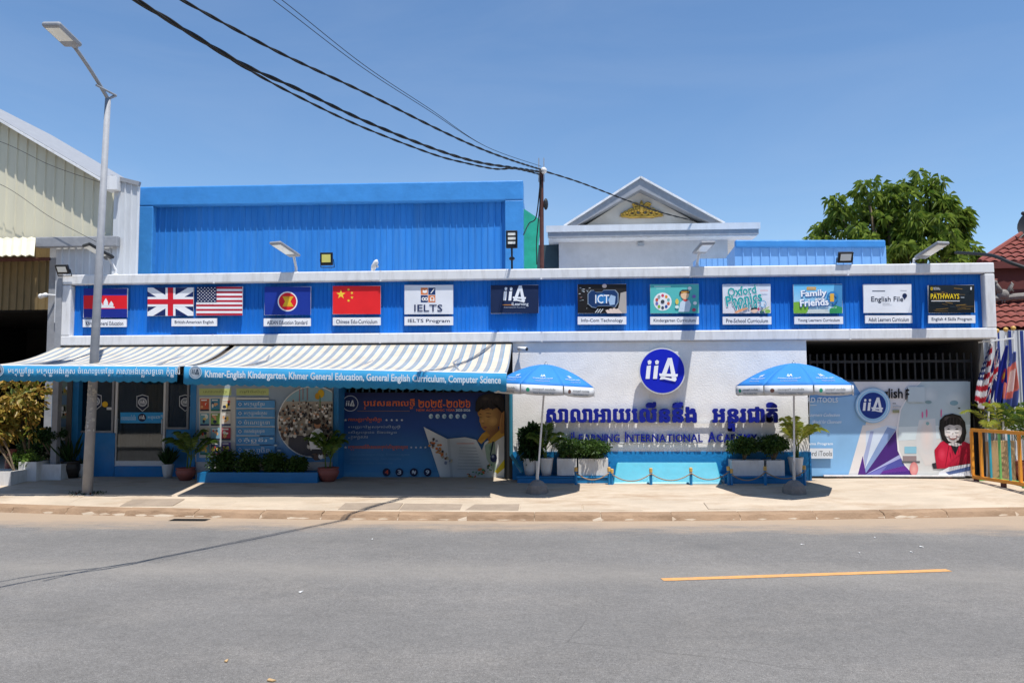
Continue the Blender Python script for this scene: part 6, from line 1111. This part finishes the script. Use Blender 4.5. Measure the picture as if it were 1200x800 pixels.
# ================================================================== TREE
tb = P(1052, 310, 9.5); tr_ = thing('mango_tree', (tb.x, 9.5, 0), 'large leafy mango tree rising behind the right end of the fascia', 'tree'); rng = random.Random(5)
b = MB(); b.tube([(tb.x, 9.5, -.1), (tb.x+.1, 9.5, 2.0), (tb.x-.05, 9.5, 4.2)], [.32, .25, .2], 10)
lobes = [(1050, 272, 40, 30, 1.1), (1005, 282, 26, 22, .9), (1088, 272, 32, 26, .9), (1055, 300, 84, 20, 1.2), (984, 240, 8, 15, .3), (990, 258, 18, 16, .6), (968, 268, 12, 17, .5), (963, 288, 12, 14, .5), (1021, 226, 12, 16, .5), (1014, 250, 20, 18, .7), (1043, 222, 11, 15, .4), (1040, 246, 20, 20, .8), (1077, 214, 15, 13, .5), (1068, 240, 22, 20, .8), (1099, 222, 14, 13, .5), (1096, 245, 20, 18, .8), (1114, 236, 10, 13, .4), (1116, 262, 16, 16, .7), (1136, 252, 9, 7, .3), (1130, 262, 10, 7, .3), (1132, 276, 8, 12, .4), (1128, 295, 16, 14, .5), (1146, 299, 10, 9, .4)]
lf = MB(); kk = 24.6/900
for px, py, rx, rz, ry in lobes:
    c = P(px-5, py, 9.5+rng.uniform(-.5, .5)); b.tube([(tb.x-.05, 9.5, 4.1), ((tb.x+c.x)/2, 9.5, (4.1+c.z)/2-.1), c], [.13, .08, .03], 6)
    rad = (rx*kk, ry*1.2, rz*kk); vol = rx*rz
    for _ in range(max(8, int(vol/21))):
        d = rdir(rng); q = c+Vector((d.x*rad[0], d.y*rad[1], d.z*rad[2]))*rng.random()**.45*(1.12 if rng.random() < .12 else 1)
        for _ in range(17): # drooping rosettes of long leaves
            e = rdir(rng); e.z = e.z*.6+.1; leaf(lf, q+e*.06, e+Vector((0, 0, -.25)), rng.uniform(.2, .36), .075, Vector((0, 0, 1)), .45)
b.build('trunk', BARK, tr_, True); lf.build('crown', L_TREE, tr_)

# ================================================================== RED ROOF HOUSE (right)
HY = 3.2
rh = thing('red_roof_house', (P(1190, 350, HY).x+2, HY+2, .28), 'maroon house with two red tiled roofs at the right edge', 'house')
def tiled(q, name, nu, nv):
    A, B, C, D = q; b = MB(); n_ = (B-A).cross(D-A).normalized(); n_ = n_ if n_.z > 0 else -n_; su, sv = (B-A)/nu, (D-A)/nv
    for j in range(nv):
        for i in range(nu):
            p = A+su*i+sv*j; s4 = 4; vs = []
            for k in range(s4+1): h = .045*math.sin(math.pi*k/s4); vs += [p+su*k/s4+n_*(h+.035), p+su*k/s4+sv*1.12+n_*h]
            b.add(vs, [(2*k, 2*k+2, 2*k+3, 2*k+1) for k in range(s4)]+[(0, 1, 2*s4+1, 2*s4)])
    o = b.build(name, REDT, rh); o['kind'] = 'stuff'; b = MB(); o_ = -n_*.06; b.hexa([A+o_*2, B+o_*2, C+o_*2, D+o_*2, A+o_*.3, B+o_*.3, C+o_*.3, D+o_*.3]); b.build('roof_deck', MAROON, rh)
A = P(1148, 309, HY+.2); B = P(1262, 284, HY+.2); B = Vector((A.x+2.6, HY+.2, A.z+.05)); hi1 = P(1192, 276, HY+2.2); A2 = P(1207, 271, HY+2.2); tiled((A, B, Vector((B.x+1.6, HY+2.2, A2.z+.05)), A2), 'upper_tiles', 12, 8)
b = MB(); b.tube([A+Vector((0, 0, .05)), A2+Vector((0, 0, .07)), Vector((B.x+1.6, HY+2.2, A2.z+.1))], .07, 8); b.build('ridge_tiles', REDT, rh)
lw0 = P(1160, 386, HY-.9); lw1 = Vector((lw0.x+2.6, lw0.y, lw0.z+.05)); zz = P(1165, 356, HY+.1).z; tiled((lw0, lw1, Vector((lw1.x, HY+.1, zz+.2)), Vector((lw0.x+.05, HY+.1, zz))), 'lower_tiles', 12, 5)
b = MB(); b.box(P(1155, 340, HY+.3).x, P(1155, 340, HY+.3).x+4, HY+.3, HY+4, .28, A.z+.02); b.build('wall', MAROON, rh)
b = MB(); b.bar((A.x-.05, HY+.1, A.z-.06), (B.x, HY+.1, A.z-.02), .06, .16); b.build('fascia_board', MAROON, rh)
b = MB(); b.tube([(lw0.x-.05, HY+.0, zz+.06), (lw0.x+2.6, HY+.0, zz+.26)], .08, 8); b.build('ridge_cap', STONE, rh)
# rooster ornament on the lower ridge
rp = P(1176, 355, HY-.05); t = thing('rooster_ornament', rp, 'pale rooster ornament standing on the lower red roof', 'ornament'); b = MB(); b.ball(rp+Vector((0, 0, .2)), .12, 10, 7, (1.15, .7, 1)); b.tube([rp+Vector((-.06, 0, .24)), rp+Vector((-.13, 0, .4)), rp+Vector((-.16, 0, .46))], [.075, .05, .04], 8); b.ball(rp+Vector((-.17, 0, .48)), .055)
b.tube([rp+Vector((-.22, 0, .47)), rp+Vector((-.28, 0, .455))], [.02, .004], 6)
for k in range(5): b.tube([rp+Vector((.08, 0, .22)), rp+Vector((.17+.012*k, 0, .32+.03*k)), rp+Vector((.24-.012*k, 0, .26+.055*k))], [.045, .035, .012], 6)
for k in (-.03, .03): b.tube([rp+Vector((k, 0, .1)), rp+Vector((k, 0, 0))], .014, 5)
b.build('body', STONE, t, True); b = MB(); [b.ball(rp+Vector((-.19+.03*k, 0, .54)), .022) for k in range(3)]; b.build('comb', POTR, t)
# satellite dish
dp = P(1215, 262, HY+1.6); t = thing('satellite_dish', P(1188, 283, HY+1.6), 'dark mesh satellite dish on the red roof', 'dish'); nrm_ = Vector((-.85, -.5, .35)).normalized(); s1 = nrm_.orthogonal().normalized(); s2 = nrm_.cross(s1); b = MB(); vs = []; n = 24
for j in range(6):
    r_ = .42*(j+.05)/5
    for i in range(n): a_ = 6.283*i/n; vs.append(dp+(s1*math.cos(a_)+s2*math.sin(a_))*r_+nrm_*(r_*r_*.5))
b.add(vs, [(j*n+i, j*n+(i+1) % n, (j+1)*n+(i+1) % n, (j+1)*n+i) for j in range(5) for i in range(n)]); b.build('reflector', DARK, t, True); b = MB(); b.tube([dp, P(1186, 287, HY+1.6)], .03, 6); b.tube([dp, dp+nrm_*.6], .012, 6); b.ball(dp+nrm_*.6, .05); b.build('mount', DARK, t)
# white wall with blue stripes at the right edge
SW = .9; x0, x1 = P(1150, 450, SW).x, P(1150, 450, SW).x+4; zt_ = P(1185, 387, SW).z
ww = thing('striped_wall', ((x0+x1)/2, SW, .28), 'white ribbed metal wall with dark blue stripes at the right edge', 'wall'); b = MB(); b.corr(x0, x1, .28, zt_, SW, .2, .03, .35); b.build('sheet', CORRW, ww)
NAVY = mat('navy_stripe', (.02, .04, .2), .5)
for k in range(10): xx = P(1169, 450, SW).x+k*.23; b = MB(); b.box(xx, xx+.06, SW-.036, SW-.031, 1.5, zt_-.01); b.build('stripe', NAVY, ww)
b = MB(); b.box(x0, x1, SW+.01, SW+.1, .28, zt_-.02); b.build('backing', CORRW, ww)
b = MB(); b.box(P(1158, 520, .4).x, P(1158, 520, .4).x+.32, .4, .5, .28, 1.7); tag(b.build('wall_panel', PLASTER), 'pale grey panel behind the orange railing', 'panel')
b = MB(); b.box(P(1157, 540, .3).x, P(1168, 540, .3).x, .3, .34, .28, P(1160, 523, .3).z); tag(b.build('blue_board', CYAND), 'blue board standing behind the orange railing', 'board')
p = P(1163, 551, .05); q = P(1189, 516, .05); b = MB(); b.box(p.x, q.x, .05, .12, p.z-.3, q.z); b.box(p.x+.02, q.x-.02, .12, .3, p.z-.3, q.z-.03); tag(bevel(b.build('cardboard_box', CARD), .01), 'flattened brown cardboard box behind the orange railing', 'box')

# ================================================================== FLAGS ON POLES
def f_us(u, v): return lin('#22306a') if u < .42 and v < .54 and not (int(u*26) % 2 == 0 and int(v*26) % 2 == 0) else lin('#eceae8') if (u < .42 and v < .54) else (lin('#c02838') if int(v*13) % 2 == 0 else lin('#f0eeee'))
def f_uk(u, v):
    x, y = u*2-1, v*2-1
    if abs(x) < .08 or abs(y) < .1: return lin('#d02838')
    if abs(x) < .14 or abs(y) < .19: return lin('#f0eeee')
    if abs(abs(x)-abs(y)) < .06: return lin('#d02838') if abs(abs(x)-abs(y)) < .02 else lin('#f0eeee')
    return lin('#1c2a78')
def f_as(u, v):
    d_ = math.hypot((u-.5)*1.5, v-.5); return lin('#e0b030') if d_ < .05 else lin('#b02848') if d_ < .09 else lin('#1c2c90')
def f_kh(u, v): return lin('#5868a8') if v < .25 or v > .76 else (lin('#f0d8d0') if abs(u-.5) < .17 and .35 < v < .66 else lin('#e88070'))
FP = .25
def flag(topx, topy, ball_y, hang, fn, lean, label, seed):
    rng = random.Random(seed); base = on(topx[0], 560, FP, .31); top = P(topx[1], ball_y, FP); top.y = FP; t = thing('flag_pole', base, label, 'flag', 'flags on poles beside the right gate'); b = MB(); b.tube([base, top], [.02, .016], 8); b.build('pole', ALUW, t); b = MB(); b.ball(top, .045); b.build('finial', GOLDT, t, True)
    (lx0, lx1, yb) = hang; A = P(topx[1], topy, FP-.02); bl, br = P(lx0, yb, FP-.05), P(lx1, yb, FP-.05); nu, nv = 46, 52; vs = []; cs = []; ph = rng.uniform(0, 6)
    for j in range(nv+1):
        v = j/nv
        for i in range(nu+1):
            u = i/nu; wv = min(1, .12+1.15*v**.7); cxm = A.x+( (bl.x+br.x)/2-A.x)*v; W_ = (br.x-bl.x)*wv; zz_ = A.z+(bl.z-A.z)*(v*(.82+.18*math.sin(2.2*u+ph*.3)))
            vs.append(Vector((cxm+W_*(u-.5)+.012*math.sin(9*u+4*v+ph), FP-.05+.05*math.sin(14*u+ph+2.5*v)*(.4+v), zz_))); cs.append(fn(min(.999, max(0, u*.75+.2*v)), min(.999, max(0, v*.85+.16*(u-.5)+.08))))
    b = MB(); b.add(vs, [(j*(nu+1)+i, j*(nu+1)+i+1, (j+1)*(nu+1)+i+1, (j+1)*(nu+1)+i) for j in range(nv) for i in range(nu)], cs); solid(b.build('cloth', CLOTH, t, True), .003)
flag((1157, 1160), 403, 388, (1143, 1157, 480), f_us, 0, 'limp American flag, leftmost on the poles beside the gate', 1)
flag((1165, 1168), 408, 387.5, (1152.5, 1166.5, 478), f_uk, 0, 'limp British flag second from the left on the poles', 2)
flag((1174, 1178.5), 405, 386, (1164, 1175, 477), f_as, 0, 'limp deep blue flag third from the left on the poles', 3)
flag((1190, 1187.5), 412, 384.5, (1174, 1190, 480), f_kh, 0, 'faded pinkish Cambodian flag, rightmost on the poles', 4)
b = MB(); b.bar(P(1147, 401, FP-.03), P(1188, 396, FP-.03), .035, .03); b.bar(P(1152, 400.5, FP-.03), P(1152, 400, .1), .03, .03); tag(b.build('flag_bracket', ALUW), 'white steel bracket holding the flag poles', 'bracket')

# ================================================================== ORANGE RAILING ON WHEELS
A = P(1140.5, 559, .1); A.z = .36; Bq = GP(1197, 576); d = Vector((Bq.x-A.x, Bq.y-A.y, 0)); d.normalize(); n_ = Vector((-d.y, d.x, 0))
if n_.x < 0: n_ = -n_
rl = thing('rolling_rail', (A.x, A.y-.4, .24), 'orange railing with green and teal bars on small wheels at the right edge', 'railing'); L_ = 2.3; zb, zt_ = .36, P(1139.5, 503.5, .1).z; pt = lambda s, z: Vector((A.x, A.y, 0))+d*s+Vector((0, 0, z))
for z in (zb+.02, zt_): b = MB(); b.bar(pt(0, z), pt(L_, z), .05, .06); b.build('rail', ORANGE, rl)
for k in range(11):
    s = L_*k/10; e = k in (0, 1, 5, 9, 10); b = MB(); b.bar(pt(s, zb+.05), pt(s, zt_-.03), .045 if e else .032, .045 if e else .032); b.build('upright', ORANGE if e else (LIME if k % 2 else TEAL), rl)
for s in (.08, .75, 1.35, L_-.15):
    for o_ in (0, .38):
        c = pt(s, .31)+n_*o_; b = MB(); b.bar(c+n_*-.02, c+n_*.02, .1, .1); b.build('wheel', RUST, rl)
b = MB(); b.bar(pt(.0, zb-.02)+n_*.38, pt(L_, zb-.02)+n_*.38, .05, .05); b.build('rail', LIME, rl); b = MB(); b.bar(pt(.02, zb-.03)+n_*.03, pt(.02, zb-.03)+n_*.38, .05, .05); b.bar(pt(L_*.5, zb-.03)+n_*.03, pt(L_*.5, zb-.03)+n_*.38, .05, .05); b.build('cross_beam', LIME, rl)
# palms behind the railing
potted_palm(on(1172, 560, .35, .31), .16, .35, POTR, 1.75, .7, 13, L_YEL, 'yellow green palm behind the orange railing near the flags', 71, 1, grp='palms behind the railing')
potted_palm(on(1200, 560, .1, .3), .18, .38, POTR, 1.8, .75, 14, L_PALM, 'dark green palm behind the orange railing at the picture edge', 72, 1, grp='palms behind the railing')
